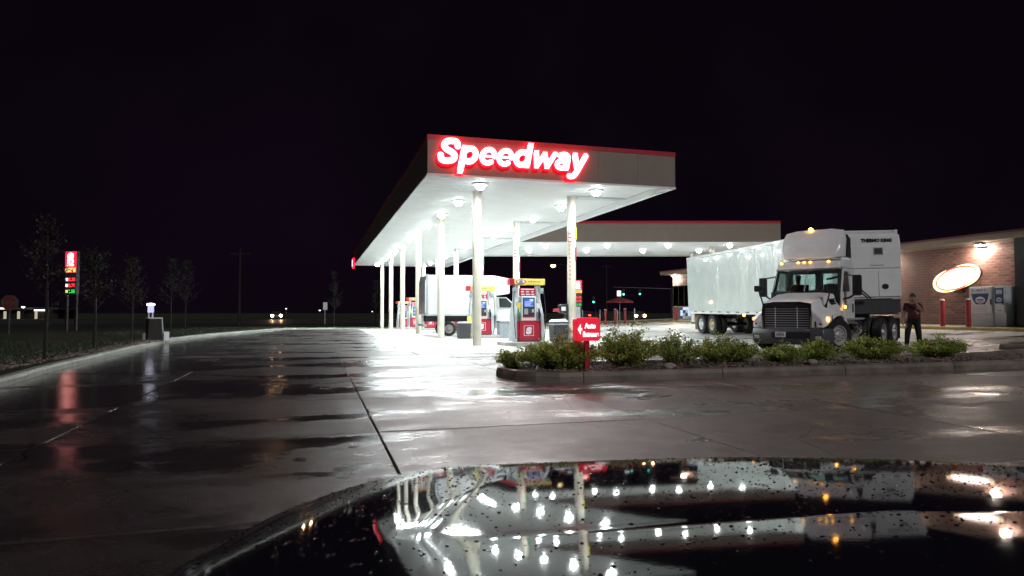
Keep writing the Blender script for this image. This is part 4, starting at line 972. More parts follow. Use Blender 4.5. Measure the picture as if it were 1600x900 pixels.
bwm = wheel_mesh(0.38, 0.24, 0.22, M['black'], M['alloy'], depth=0.08, hub=0.07)
for s in (-1, 1):
    add_wheel(bt, bwm, (s * 0.86, -2.0, 0.38), flip=s < 0); add_wheel(bt, bwm, (s * 0.92, 2.1, 0.38), flip=s < 0)
    MB().box(*sorted((s * 0.4, s * 0.5)), -0.3, 3.2, 0.75, 1.05).build('frame_rail', M['dark'], bt)
MB().box(-1.0, 1.0, 3.25, 3.4, 0.5, 0.62).build('rear_bumper', M['grey'], bt)

# ================================================================== PEOPLE
def person(name, label, joints, bones, mats, loc, rz, parent_matrix=None):
    """joints: {name: (x, y, z, r)}; bones: (a, b, material index). One continuous skin surface."""
    names = list(joints); idx = {k: i for i, k in enumerate(names)}
    me = bpy.data.meshes.new(name); me.from_pydata([joints[k][:3] for k in names], [(idx[a], idx[b]) for a, b, _ in bones], [])
    o = bpy.data.objects.new(name, me); COL.objects.link(o)
    o.modifiers.new('skin', 'SKIN'); sk = me.skin_vertices[0].data
    for k in names:
        r = joints[k][3]; sk[idx[k]].radius = r if isinstance(r, tuple) else (r, r)
    sk[idx['pelvis']].use_root = True
    ss = o.modifiers.new('sub', 'SUBSURF'); ss.levels = 2; ss.render_levels = 2
    dg = bpy.context.evaluated_depsgraph_get(); me2 = bpy.data.meshes.new_from_object(o.evaluated_get(dg))
    o.modifiers.clear(); o.data = me2; me2.materials.clear()
    for m in mats: me2.materials.append(m)
    segs = [(Vector(joints[a][:3]), Vector(joints[b][:3]), mi) for a, b, mi in bones]
    for p in me2.polygons:
        c = p.center; best = 1e9
        for a, d, mi in segs:
            ab = d - a; t = max(0, min(1, (c - a).dot(ab) / max(1e-9, ab.length_squared))); q = (c - a - ab * t).length
            if q < best: best = q; p.material_index = mi
        p.use_smooth = True
    o.location = loc; o.rotation_euler = (0, 0, rz)
    return tag(o, label, 'person')
def fingers(J, B, hand, wrist, curl, side, mi):
    """four unequal fingers and a thumb from the hand joint"""
    h = Vector(J[hand][:3]); w = Vector(J[wrist][:3]); d = (h - w).normalized(); c = Vector(curl); s = d.cross(c).normalized() * side
    for k, (o, ln) in enumerate(((-0.030, 0.070), (-0.010, 0.080), (0.010, 0.075), (0.029, 0.058))):
        a = h + s * o + d * 0.03; m = a + d * ln * 0.55 + c * ln * 0.15; e = m + d * ln * 0.3 + c * ln * 0.4
        J[f'{hand}f{k}a'] = (*a, 0.010); J[f'{hand}f{k}b'] = (*m, 0.009); J[f'{hand}f{k}c'] = (*e, 0.007)
        B += [(hand, f'{hand}f{k}a', mi), (f'{hand}f{k}a', f'{hand}f{k}b', mi), (f'{hand}f{k}b', f'{hand}f{k}c', mi)]
    a = h - s * 0.045 - d * 0.01; e = a - s * 0.02 + d * 0.045 + c * 0.02
    J[f'{hand}ta'] = (*a, 0.012); J[f'{hand}tb'] = (*e, 0.009); B += [(hand, f'{hand}ta', mi), (f'{hand}ta', f'{hand}tb', mi)]
J = dict(pelvis=(0, 0.01, 0.94, (0.17, 0.13)), belly=(0, -0.04, 1.10, (0.205, 0.165)), chest=(0, -0.01, 1.31, (0.20, 0.14)), collar=(0, 0.01, 1.44, (0.10, 0.08)), neck=(0, 0.0, 1.50, 0.058),
         jaw=(0, -0.035, 1.575, (0.068, 0.082)), skull=(0, -0.015, 1.665, (0.080, 0.096)), crown=(0, 0.0, 1.72, (0.06, 0.07)), nose=(0, -0.135, 1.615, 0.013),
         sl=(0.20, 0.0, 1.41, 0.072), el=(0.265, -0.13, 1.185, 0.05), fl=(0.20, -0.20, 1.27, 0.042), wl=(0.085, -0.225, 1.45, 0.030), hl=(0.045, -0.205, 1.52, (0.035, 0.02)),
         sr=(-0.20, 0.0, 1.41, 0.072), ur=(-0.255, 0.01, 1.22, 0.055), er=(-0.275, 0.02, 1.13, 0.045), wr=(-0.285, -0.05, 0.90, 0.030), hr=(-0.285, -0.07, 0.82, (0.035, 0.02)),
         ll=(0.11, 0.0, 0.84, 0.12), kl=(0.155, -0.02, 0.50, 0.095), al=(0.185, 0.03, 0.12, 0.07), tl=(0.20, -0.13, 0.045, 0.04),
         lr=(-0.11, 0.0, 0.84, 0.12), kr=(-0.155, -0.02, 0.50, 0.095), ar=(-0.185, 0.03, 0.12, 0.07), tr=(-0.20, -0.13, 0.045, 0.04))
B = [('pelvis', 'belly', 1), ('belly', 'chest', 1), ('chest', 'collar', 1), ('collar', 'neck', 0), ('neck', 'jaw', 0), ('jaw', 'skull', 0), ('skull', 'crown', 3), ('jaw', 'nose', 0),
     ('chest', 'sl', 1), ('sl', 'el', 1), ('el', 'fl', 0), ('fl', 'wl', 0), ('wl', 'hl', 0), ('chest', 'sr', 1), ('sr', 'ur', 1), ('ur', 'er', 0), ('er', 'wr', 0), ('wr', 'hr', 0),
     ('pelvis', 'll', 2), ('ll', 'kl', 2), ('kl', 'al', 2), ('al', 'tl', 4), ('pelvis', 'lr', 2), ('lr', 'kr', 2), ('kr', 'ar', 2), ('ar', 'tr', 4)]
fingers(J, B, 'hl', 'wl', (0.2, 0.3, 0.9), 1, 0); fingers(J, B, 'hr', 'wr', (0.5, -0.6, -0.1), -1, 0)
px, py = 13.05, 21.9
pz = ground(px, py)
man = person('person', 'person in maroon polo and black trousers standing with one hand at the mouth', J, B, [M['skin'], M['shirt'], M['trousers'], M['hair'], M['shoe']], (px, py, pz), R(-28))
def head_bits(o, c, hair_m, cap=False):
    cx, cy, cz = c
    b = MB(); n = 14
    prof = [(0.001, 0.118), (0.05, 0.108), (0.082, 0.075), (0.096, 0.03), (0.094, -0.02 if not cap else 0.01)]
    b.lathe(prof, (cx, cy + 0.012, cz), n=n); hb = b.build('hair' if not cap else 'cap', hair_m, o, smooth=True)
    if cap: MB().box(cx - 0.06, cx + 0.06, cy - 0.19, cy - 0.07, cz + 0.012, cz + 0.026).build('cap_brim', hair_m, hb, bevel=0.01)
    for s in (-1, 1):
        MB().lathe([(0.001, -0.012), (0.011, 0), (0.001, 0.012)], (cx + s * 0.032, cy - 0.092, cz - 0.02), n=8).build('eye', M['dark'], o, smooth=True)
        MB().lathe([(0.004, -0.03), (0.015, 0), (0.006, 0.03)], (cx + s * 0.088, cy, cz - 0.035), n=8).build('ear', M['skin'], o, smooth=True)
    MB().box(cx - 0.025, cx + 0.025, cy - 0.118, cy - 0.104, cz - 0.092, cz - 0.082).build('mouth', M['red'], o, bevel=0.003)
head_bits(man, (0, -0.018, 1.665), M['hair'])
# seated person in the cab
J2 = dict(pelvis=(0, 0.0, 0.0, (0.16, 0.13)), belly=(0, 0.0, 0.16, (0.15, 0.12)), chest=(0, 0.0, 0.38, (0.17, 0.12)), collar=(0, -0.01, 0.51, (0.09, 0.07)), neck=(0, -0.02, 0.57, 0.055),
          jaw=(0, -0.055, 0.64, (0.066, 0.08)), skull=(0, -0.035, 0.73, (0.08, 0.095)), crown=(0, -0.02, 0.79, (0.06, 0.07)), nose=(0, -0.155, 0.68, 0.013),
          sl=(0.19, 0, 0.47, 0.07), el=(0.25, -0.14, 0.26, 0.05), wl=(0.10, -0.36, 0.30, 0.032), hl=(0.05, -0.43, 0.33, (0.035, 0.02)),
          sr=(-0.19, 0, 0.47, 0.07), er=(-0.26, -0.10, 0.25, 0.05), wr=(-0.14, -0.34, 0.26, 0.032), hr=(-0.09, -0.41, 0.29, (0.035, 0.02)),
          kl=(0.14, -0.42, 0.04, 0.075), al=(0.14, -0.48, -0.40, 0.045), kr=(-0.14, -0.42, 0.04, 0.075), ar=(-0.14, -0.48, -0.40, 0.045), tl=(0.14, -0.6, -0.43, 0.04), tr=(-0.14, -0.6, -0.43, 0.04))
B2 = [('pelvis', 'belly', 1), ('belly', 'chest', 1), ('chest', 'collar', 1), ('collar', 'neck', 0), ('neck', 'jaw', 0), ('jaw', 'skull', 0), ('skull', 'crown', 0), ('jaw', 'nose', 0),
      ('chest', 'sl', 1), ('sl', 'el', 1), ('el', 'wl', 0), ('wl', 'hl', 0), ('chest', 'sr', 1), ('sr', 'er', 1), ('er', 'wr', 0), ('wr', 'hr', 0),
      ('pelvis', 'kl', 2), ('kl', 'al', 2), ('pelvis', 'kr', 2), ('kr', 'ar', 2), ('al', 'tl', 3), ('ar', 'tr', 3)]
fingers(J2, B2, 'hl', 'wl', (0, -0.3, -0.9), 1, 0); fingers(J2, B2, 'hr', 'wr', (0, -0.3, -0.9), -1, 0)
bpy.context.view_layer.update()
dp = tr.matrix_world @ Vector((-0.5, 1.18, 1.60))
drv = person('person', 'person in rust shirt and pale cap seated behind the tractor windshield', J2, B2, [M['skin'], M['orange_shirt'], M['trousers'], M['shoe']], dp, R(-44))
head_bits(drv, (0, -0.038, 0.73), M['cap'], cap=True)

# ================================================================== STORE
st = thing('store_building', 'brown brick store with lit eaves behind the trucks', 'store', W(30.6, 36), ANG)
YA, YB = -16.0, 17.7                       # v = 20 .. 53.7
MB().box(0.035, 11, YA, 12.0, -0.3, 4.1).box(0.035, 11, 12.001, YB, -0.3, 1.28).box(0.035, 11, 12.001, YB, 3.12, 4.1).box(1.2, 11, 12.001, YB, 1.281, 3.119).build('wall', M['mortar'], st)
BL, BH = 0.41, 0.133
bm_ = MB().box(0.0, 0.034, 0.007, BL - 0.007, 0.006, BH - 0.006).mesh('brick', M['brick'])
bm_half = MB().box(0.0, 0.034, 0.007, BL / 2 - 0.007, 0.006, BH - 0.006).mesh('brick', M['brick'])
cnt = 0; rest = MB(); rb = random.Random(9)
rows = 29
cells = []
for c in range(int(14.5 / BL)):
    for r_ in range(rows):
        cells.append((YA + 1.5 + c * BL + (BL / 2 if r_ % 2 else 0), 0.16 + r_ * BH))
for y, z in cells:
    dx = rb.uniform(-0.004, 0.004)
    if cnt < 300 and -13.2 < y < -8.9:
        place('brick', bm_, st, (dx, y, z)); cnt += 1
    else: rest.box(dx, 0.034, y + 0.007, y + BL - 0.007, z + 0.006, z + BH - 0.006)
for c in range(18):
    for r_ in range(rows):
        y = 10.0 + c * BL + (BL / 2 if r_ % 2 else 0); z = 0.0 + r_ * BH
        if y + BL > YB or (y + BL > 12 and 1.2 < z + BH and z < 3.14): continue
        rest.box(0.0, 0.034, y + 0.007, y + BL - 0.007, z + 0.006, z + BH - 0.006)
ro_ = rest.build('brickwork', M['brick'], st); ro_['kind'] = 'stuff'
# windows at the far end
lit_room = glow_mat('lit_shop_interior', (1.0, 0.78, 0.5), 0.55)
for k in range(6):
    y0_, y1_ = 12.05 + 0.94 * k, 12.05 + 0.94 * (k + 1) - 0.06
    wn_ = MB().box(0.02, 0.09, y1_, y1_ + 0.06, 1.28, 3.12).box(0.02, 0.09, y0_, y1_, 3.05, 3.12).box(0.02, 0.09, y0_, y1_, 1.28, 1.34).build('window_frame', M['dark_metal'], st)
    MB().box(0.05, 0.056, y0_, y1_, 1.34, 3.05).build('pane', M['glass'], wn_)
    p_ = MB(); rr = random.Random(k)
    for q in range(5):
        a = y0_ + rr.uniform(0.02, 0.4); z = 1.4 + rr.uniform(0, 1.3); p_.box(0.07, 0.075, a, a + rr.uniform(0.15, 0.4), z, z + rr.uniform(0.1, 0.35), q % 3)
    p_.build('poster', [M['dark_metal'], M['blue'], M['yellow']], wn_)
MB().box(1.1, 1.15, 12.0, YB - 0.3, 1.28, 3.12).build('lit_interior', lit_room, st)
# roof edge
MB().box(-0.75, 11.6, YA, YB + 0.7, 4.105, 4.16).build('eave_soffit', M['roof'], st)
MB().box(-0.80, 11.65, YA - 0.05, YB + 0.75, 4.165, 4.36).build('eave_fascia', M['roof'], st, bevel=0.01)
MB().box(-0.83, 11.7, YA - 0.08, YB + 0.78, 4.362, 4.46).build('coping', M['roof_red'], st)
# dark pilaster and downpipe
MB().box(-0.45, 0.0, -13.8, -13.35, 0.14, 4.10).build('pilaster', M['dark_metal'], st)
MB().box(-0.55, 0.0, -13.25, -12.55, 4.165 - 0.16, 4.10).build('pilaster_cap', M['roof_red'], st) if False else None
# flood lamps under the eave
for y in (-11.6, -5.8, 17.0):
    f = MB().box(-0.42, -0.1, y - 0.16, y + 0.16, 3.98, 4.10).build('eave_lamp', M['dark_metal'], st)
    MB().box(-0.40, -0.12, y - 0.14, y + 0.14, 3.965, 3.978).build('lamp_lens', M['wall_lamp'], f)
# camera brackets
sc_ = thing('security_camera', 'small dark security camera on a bracket beside the eave lamp', 'camera', W(30.6, 24.0, 3.85), ANG)
MB().tube([(0, 0.35, -0.05), (-0.25, 0.25, 0.02), (-0.35, 0.1, 0.0)], 0.025).build('bracket', M['dark'], sc_)
MB().box(-0.5, -0.28, -0.05, 0.35, -0.06, 0.04).build('camera_body', M['dark'], sc_, bevel=0.02)
# oval lit sign
os_ = thing('oval_sign', 'glowing tilted oval sign with golden swooshes on the brick wall', 'sign', W(30.6, 25.7, 2.45), ANG - R(90))
# local: -y points out of the wall towards the lot, x runs towards the camera
def ell(a, c, tl_, n=40): return [(a * math.cos(t) * math.cos(tl_) - c * math.sin(t) * math.sin(tl_), a * math.cos(t) * math.sin(tl_) + c * math.sin(t) * math.cos(tl_)) for t in [2 * math.pi * k / n for k in range(n)]]
T_ = R(14)
MB().prism(ell(1.22, 0.56, T_), 'y', -0.20, -0.02).build('cabinet', M['dark_metal'], os_)
MB().prism(ell(1.21, 0.55, T_), 'y', -0.235, -0.205).build('rim', glow_mat('oval_rim_light', (1.0, 0.16, 0.07), 1.6), os_)
MB().prism(ell(1.08, 0.46, T_), 'y', -0.25, -0.237).build('face', glow_mat('oval_face_light', (1.0, 0.90, 0.84), 5), os_)
for sgn in (1, -1):
    b = MB(); outp, inp = [], []
    for k in range(21):
        t = R(-70 + 150 * k / 20) + (math.pi if sgn < 0 else 0); w = 0.12 * math.sin(math.pi * k / 20) + 0.01
        o1 = (1.17 * math.cos(t), 0.555 * math.sin(t)); n1 = Vector((0.6 * math.cos(t), 1.1 * math.sin(t))).normalized()
        for L_, f_ in ((outp, 1), (inp, 0)):
            p = (o1[0] + n1.x * w * f_, o1[1] + n1.y * w * f_); L_.append((p[0] * math.cos(T_) - p[1] * math.sin(T_), p[0] * math.sin(T_) + p[1] * math.cos(T_)))
    for k in range(20): b.prism([outp[k], outp[k + 1], inp[k + 1], inp[k]], 'y', -0.30, -0.255)
    b.build('swoosh', glow_mat('swoosh_light', (1.0, 0.80, 0.46), 2.6), os_)
MB().box(-0.25, 0.25, -0.12, -0.03, -0.72, -0.58).build('mount', M['dark_metal'], os_)
# ice merchandisers
def ice_box(v, w, label, kind):
    r = thing('ice_freezer', label, 'freezer', W(29.75, v, 0.15), ANG - R(90), 'ice freezers by the store wall')
    MB().box(-w / 2, w / 2, 0.0, 0.78, 0.0, 1.85).build('cabinet', M['pale_grey'], r, bevel=0.03)
    dr = MB().box(-w / 2 + 0.04, w / 2 - 0.04, -0.045, -0.002, 0.62, 1.80).build('door', M['paper'], r, bevel=0.015)
    MB().box(w / 2 - 0.10, w / 2 - 0.06, -0.09, -0.046, 1.0, 1.25).build('handle', M['dark'], dr)
    b = MB()
    if kind == 0:
        b.prism([(-0.45, 1.52), (0.42, 1.52), (0.35, 1.22), (0.22, 1.02), (-0.22, 1.02), (-0.36, 1.22)], 'y', -0.050, -0.046, 0)
        oval(b, 0, 1.22, 0.24, 0.16, -0.054, -0.051, 1)
        b.box(-0.17, 0.17, -0.057, -0.055, 1.2, 1.26, 0); b.box(-0.13, 0.13, -0.057, -0.055, 1.11, 1.15, 0)
        for q, x in enumerate((-0.42, -0.18, -0.08, 0.04, 0.20)): b.box(x, x + 0.08, -0.050, -0.046, 1.64, 1.72, 2)
        for q in range(4): b.box(-0.4, 0.3, -0.050, -0.046, 0.70 + 0.07 * q, 0.715 + 0.07 * q, 2)
    else:
        b.box(-w / 2 + 0.07, w / 2 - 0.07, -0.050, -0.046, 1.05, 1.75, 0); b.box(-0.14, 0.14, -0.054, -0.051, 1.48, 1.68, 1)
        oval(b, 0, 1.22, 0.13, 0.10, -0.054, -0.051, 1); b.box(-0.09, 0.09, -0.057, -0.055, 1.19, 1.24, 0); b.box(-0.1, 0.1, -0.050, -0.046, 0.72, 0.76, 2)
    b.build('door_print', [M['blue'], M['paper'], M['grey']], dr)
ice_box(23.95, 1.2, 'wide pale freezer with a dark blue bag print beside the red bollard', 0)
ice_box(23.05, 0.55, 'narrow freezer with a tall blue and white print by the pilaster', 1)
ice_box(21.35, 0.9, 'freezer cut by the right photo edge beyond the dark pilaster', 1)
# bollards
def bollard(u, v, label, h=1.15, m='bollard'):
    r = thing('bollard', label, 'bollard', W(u, v), ANG, 'red bollards along the store kerb')
    MB().lathe([(0.115, 0), (0.115, h - 0.03), (0.10, h)], n=18).build('sleeve', M[m], r, smooth=True)
    MB().lathe([(0.118, h - 0.02), (0.10, h + 0.03), (0.01, h + 0.05)], n=18).build('cap', M['pale_grey'], r, smooth=True)
bollard(29.15, 25.45, 'dark red bollard under the oval sign', 1.42)
bollard(29.15, 24.1, 'dark red bollard in front of the wide freezer', 1.42)
bollard(28.9, 50.2, 'bright red bollard beside the trailer rear', 1.3)
bollard(25.9, 53.6, 'rightmost of the three bright red bollards by the patio fence', 1.3)
bollard(25.2, 54.1, 'middle of the three bright red bollards by the patio fence', 1.3)
bollard(24.5, 54.6, 'leftmost of the three bright red bollards by the patio fence', 1.3)
# bottled water display beside the window wall
wd_ = thing('bottled_water_rack', 'blue and white packs of bottled water stacked at the store wall', 'rack', W(29.6, 48.6, 0.15), ANG)
rr = random.Random(4)
for j in range(4):
    for k in range(7): MB().box(-0.35, 0.35, -1.3 + 0.4 * k, -0.93 + 0.4 * k, 0.12 + 0.24 * j, 0.34 + 0.24 * j).build('water_pack', M[rr.choice(['blue', 'paper', 'screen2', 'pale_grey'])], wd_, bevel=0.02)
MB().box(-0.4, 0.4, -1.35, 1.55, 0.0, 0.10).build('pallet', M['grey'], wd_)
# patio fence and umbrella
fn = thing('patio_fence', 'dark metal patio fence of upright bars left of the store', 'fence', W(26.5, 55.8), ANG)
for k in range(26):
    MB().box(-3.6 + 0.2 * k - 0.012, -3.6 + 0.2 * k + 0.012, -0.012, 0.012, 0.08, 1.12).build('bar', M['dark_metal'], fn)
for k in range(4): MB().box(-3.7 + 1.7 * k - 0.04, -3.7 + 1.7 * k + 0.04, -0.04, 0.04, 0, 1.25 + (0.15 if k == 3 else 0)).build('post', M['grey'], fn)
for z in (0.1, 1.05): MB().box(-3.7, 1.4, -0.016, 0.016, z, z + 0.04).build('rail', M['dark_metal'], fn)
um = thing('patio_umbrella', 'open dark red patio umbrella beside the store corner', 'umbrella', W(27.2, 57.4), ANG)
MB().lathe([(0.025, 0), (0.025, 2.45)], n=8).build('pole', M['grey'], um)
c_ = MB(); k_ = 8
for k in range(k_):
    a, d = 2 * math.pi * k / k_, 2 * math.pi * (k + 1) / k_
    c_.face([(0, 0, 2.5), (1.35 * math.cos(a), 1.35 * math.sin(a), 2.08), (1.35 * math.cos(d), 1.35 * math.sin(d), 2.08)])
    c_.face([(1.35 * math.cos(a), 1.35 * math.sin(a), 2.08), (1.35 * math.cos(d), 1.35 * math.sin(d), 2.08), (1.35 * math.cos(d), 1.35 * math.sin(d), 1.93), (1.35 * math.cos(a), 1.35 * math.sin(a), 1.93)])
c_.build('canopy', mat('umbrella_cloth', (0.12, 0.012, 0.018), 0.8), um)
MB().lathe([(0.3, 0), (0.3, 0.06), (0.05, 0.1)], n=16).build('base', M['dark_metal'], um)

# ================================================================== SIGNS
ae = thing('entrance_sign', 'small lit red box sign with arrow on a red post in the shrubs', 'sign', W(4.88, 11.75, 0.15), R(14))
MB().box(-0.045, 0.045, -0.045, 0.045, -0.2, 0.60).build('post', M['red'], ae)
bxs = MB().prism([(-0.20, 0.56), (0.20, 0.56), (0.235, 0.60), (0.235, 0.96), (0.20, 1.0), (-0.20, 1.0), (-0.235, 0.96), (-0.235, 0.60)], 'y', -0.12, 0.12).build('sign_box', glow_mat('entrance_sign_face', (1.0, 0.015, 0.05), 0.75), ae, bevel=0.02)
MB().box(0.237, 0.243, -0.09, 0.09, 0.62, 0.94).build('side_panel', M['pump_red'], bxs)
lw = glow_mat('sign_wording_light', (1.0, 0.95, 0.95), 1.6)
place('wording', text_mesh('Auto', 0.13, lw, extrude=0.002, offset=0.006, sx=0.8), bxs, (-0.075, -0.1235, 0.80))
place('wording', text_mesh('Entrance', 0.13, lw, extrude=0.002, offset=0.006, sx=0.68), bxs, (-0.115, -0.1235, 0.645))
MB().prism([(-0.215, 0.78), (-0.155, 0.88), (-0.155, 0.80), (-0.13, 0.80), (-0.13, 0.76), (-0.155, 0.76), (-0.155, 0.68)], 'y', -0.126, -0.121).build('arrow', lw, bxs)

def price_pylon(name_label, loc, rz, prices, sc, white_base=False, dim=1.0):
    r = thing('price_sign', name_label, 'price sign', loc, rz, 'lit price signs'); k = sc
    for x in (-0.55, 0.55): MB().box((x - 0.09) * k, (x + 0.09) * k, -0.09 * k, 0.09 * k, -1.0, 3.19 * k).build('pole', M['dark_metal'], r)
    cb_ = MB().box(-0.64 * k, 0.64 * k, -0.16 * k, 0.16 * k, 3.2 * k, 7.0 * k).build('cabinet', M['mid_dark'], r)
    MB().box(-0.62 * k, 0.62 * k, -0.20 * k, -0.161 * k, 5.15 * k, 6.98 * k).build('brand_face', M['lit_red'], cb_)
    place('emblem', text_mesh('S', 1.25 * k, M['lit_white'], extrude=0.004, offset=0.09 * k, sx=1.15, center=True), cb_, (0, -0.206 * k, 5.92 * k))
    b = MB()
    for q in range(4): b.box((-0.42 + 0.22 * q) * k, (-0.26 + 0.22 * q) * k, -0.206 * k, -0.201 * k, 5.70 * k, 5.84 * k)
    b.build('wording', M['lit_white'], cb_)
    MB().box(-0.6 * k, 0.6 * k, -0.206 * k, -0.201 * k, 5.18 * k, 5.56 * k).build('yellow_strip', M['lit_yellow'], cb_)
    b = MB().tube([(-0.45 * k, -0.21 * k, 5.3 * k), (-0.1 * k, -0.21 * k, 5.45 * k), (0.15 * k, -0.21 * k, 5.28 * k), (0.4 * k, -0.21 * k, 5.5 * k)], 0.035 * k, 6)
    b.build('strip_print', M['dark'], cb_)
    for q, (tx, mm_) in enumerate(prices):
        z = (4.42 - 0.52 * q) * k
        MB().box(-0.56 * k, -0.30 * k, -0.17 * k, -0.161 * k, z, z + 0.24 * k).build('grade_plate', M['lit_white'] if q < 2 else M['lit_yellow'], cb_)
        place('price', text_mesh(tx, 0.40 * k, M[mm_], extrude=0.002, offset=0.01 * k, sx=1.1), cb_, (-0.22 * k, -0.166 * k, z - 0.01))
    if white_base: MB().box(-0.30 * k, 0.35 * k, -0.3 * k, 0.3 * k, 0, 3.18 * k).build('base_cover', M['paper'], r)
    return r
PR = (('2.35', 'led_red'), ('2.75', 'led_red'), ('2.55', 'led_green'))
price_pylon('lit red price sign on two poles at the far left', (-26.2, 40, 0.1), R(-18), PR, 0.68)
price_pylon('lit red price sign partly behind the right canopy column', (5.65, 58, -0.2), R(6), PR, 0.60, True)
# stop sign
ss_ = thing('stop_sign', 'dim red octagonal stop sign at the left edge', 'sign', (-25.4, 34, -0.1), R(20))
MB().box(-0.03, 0.03, -0.02, 0.02, 0, 2.15).build('post', M['mid_dark'], ss_)
oc = lambda r: [(r * math.cos(R(22.5 + 45 * k)), 1.82 + r * math.sin(R(22.5 + 45 * k))) for k in range(8)]
pl_ = MB().prism(oc(0.40), 'y', -0.035, -0.03).build('border', M['mid_dark'], ss_)
MB().prism(oc(0.37), 'y', -0.040, -0.036).build('plate', mat('stop_red', (0.09, 0.012, 0.012), 0.35), ss_)
place('wording', text_mesh('STOP', 0.27, M['mid_dark'], extrude=0.002, offset=0.005, center=True), ss_, (0, -0.043, 1.73))

# air and vacuum machine by the left kerb
av = thing('air_machine', 'dark air and vacuum cabinet with a small lit sign on top', 'air machine', W(-6.15, 29.5, 0.13), ANG + R(25))
MB().loft([[(x * 0.27, y * 0.26, 0) for x, y in ((-1, -1), (1, -1), (1, 1), (-1, 1))], [(x * 0.23, y * 0.22, 0.86) for x, y in ((-1, -1), (1, -1), (1, 1), (-1, 1))]]).build('cabinet', M['dark_metal'], av, bevel=0.02)
MB().box(-0.24, 0.27, -0.23, 0.23, 0.865, 0.90).build('top', M['paper'], av)
MB().loft([[(0.275, -0.24, 0.30), (0.275, 0.24, 0.30), (0.30, 0.24, 0.30), (0.30, -0.24, 0.30)], [(0.24, -0.2, 0.86), (0.24, 0.2, 0.86), (0.265, 0.2, 0.86), (0.265, -0.2, 0.86)]]).build('control_panel', M['paper'], av)
MB().box(0.33, 0.53, -0.16, 0.16, -0.02, 0.34).build('hose_box', M['paper'], av, bevel=0.02)
MB().box(-0.40, -0.31, -0.1, 0.1, -0.02, 0.3).build('side_post', M['grey'], av)
[MB().box(x, x + 0.04, -0.03, 0.03, 0.90, 1.1).build('sign_leg', M['paper'], av) for x in (-0.21, -0.07)]
sgn_ = MB().box(-0.22, -0.02, -0.08, 0.08, 1.1, 1.38).build('lit_sign', glow_mat('air_sign_light', (0.72, 0.74, 1.0), 0.9), av, bevel=0.02)
MB().lathe([(0.15, 1.385), (0.15, 1.44), (0.05, 1.47)], (-0.12, 0, 0), n=14).build('globe', glow_mat('air_globe_light', (0.85, 0.85, 1.0), 7), av, smooth=True)
for x, v, lab in ((-6.0, 14.3, 'thin pale stake at the kerb by the nearest sapling'), (-12.5, 24.0, 'slanted white pipe stub on the dark verge')):
    o = thing('stake', lab, 'stake', W(x, v, 0.13), 0); MB().tube([(0, 0, -0.05), (0.02 if x > -9 else 0.15, 0, 0.55)], 0.025, 8).build('shaft', M['pale_grey'], o); MB().lathe([(0.03, 0.54), (0.02, 0.58)], n=8).build('tip', M['paper'], o, (0.02 if x > -9 else 0.15, 0, 0))

# ================================================================== PLANTS
def shrub(u, v, w, h, n, label, seed, dens=1.0, mats=('leaf', 'leaf2', 'leaf3'), wt=(5, 3, 3)):
    r = random.Random(seed); root = thing('shrub', label, 'shrub', W(u, v, 0.17), ANG, 'shrubs in the planting island')
    tw = MB(); lf = MB(); tips = []
    for k in range(int(70 * dens)):
        a = r.uniform(0, 6.28); q = math.sqrt(r.random()); e = Vector((math.cos(a) * q * w / 2, math.sin(a) * q * min(w, 1.5) / 2 * 0.8, h * (1 - 0.55 * q * q) * r.uniform(0.62, 1.08)))
        if r.random() < 0.10: e.z *= 1.28
        base = Vector((e.x * 0.25 + r.uniform(-.06, .06), e.y * 0.25, -0.03)); mid = base.lerp(e, 0.55) + Vector((r.uniform(-.05, .05), r.uniform(-.05, .05), 0.05))
        tw.tube([base, mid, e], [0.007, 0.005, 0.002], 4); tips.append((base, mid, e))
    for k in range(n):
        base, mid, e = r.choice(tips); t = r.random() ** 0.6
        p = (base.lerp(mid, t * 2) if t < 0.5 else mid.lerp(e, t * 2 - 1)) + Vector((r.gauss(0, .045), r.gauss(0, .045), r.gauss(0, .035)))
        if p.z < 0.0: p.z = abs(p.z)
        L = r.uniform(0.034, 0.066); a = r.uniform(0, 6.28); b = r.uniform(-0.3, 1.2)
        d = Vector((math.cos(a) * math.cos(b), math.sin(a) * math.cos(b), math.sin(b))); s = d.cross(Vector((r.uniform(-1, 1), r.uniform(-1, 1), 1))).normalized() * L * 0.34
        lf.face([p, p + d * L * 0.5 + s, p + d * L, p + d * L * 0.5 - s], r.choices((0, 1, 2), wt)[0])
    tw.build('stems', M['bark'], root); lf.build('foliage', [M[m] for m in mats], root)
    return root
SH = [(4.45, 12.1, 1.8, 0.62, 9500, 'dense rounded shrub at the island nose, left of the red sign', 1.4, 1),
      (6.0, 12.35, 1.5, 0.74, 7500, 'tall bushy shrub just right of the red sign post', 1.2, 2),
      (7.15, 12.4, 1.2, 0.68, 3200, 'loose open shrub with bare twigs, second right of the red sign', 0.9, 3),
      (8.3, 12.45, 1.8, 0.52, 7500, 'low spreading shrub left of the tractor bumper', 1.3, 4),
      (9.65, 12.3, 1.2, 0.34, 4200, 'low shrub directly below the tractor license plate', 1.0, 5),
      (10.6, 12.4, 1.0, 0.46, 3400, 'shrub in front of the tractor front wheel', 0.9, 6),
      (12.15, 12.4, 1.75, 0.50, 6200, 'shrub in front of the tractor drive wheels and standing person', 1.2, 7),
      (14.15, 12.5, 1.45, 0.50, 5200, 'dark isolated shrub at the right, beyond the standing person', 1.1, 8)]
for u, v, w, h, n, lab, de, sd in SH:
    shrub(u, v, w, h, n, lab, sd, de, wt=(5, 4, 2) if sd < 3 else (5, 2, 4))
shrub(3.72, 12.75, 0.7, 0.34, 1300, 'small low shrub spilling over the island nose kerb', 21, 0.6)
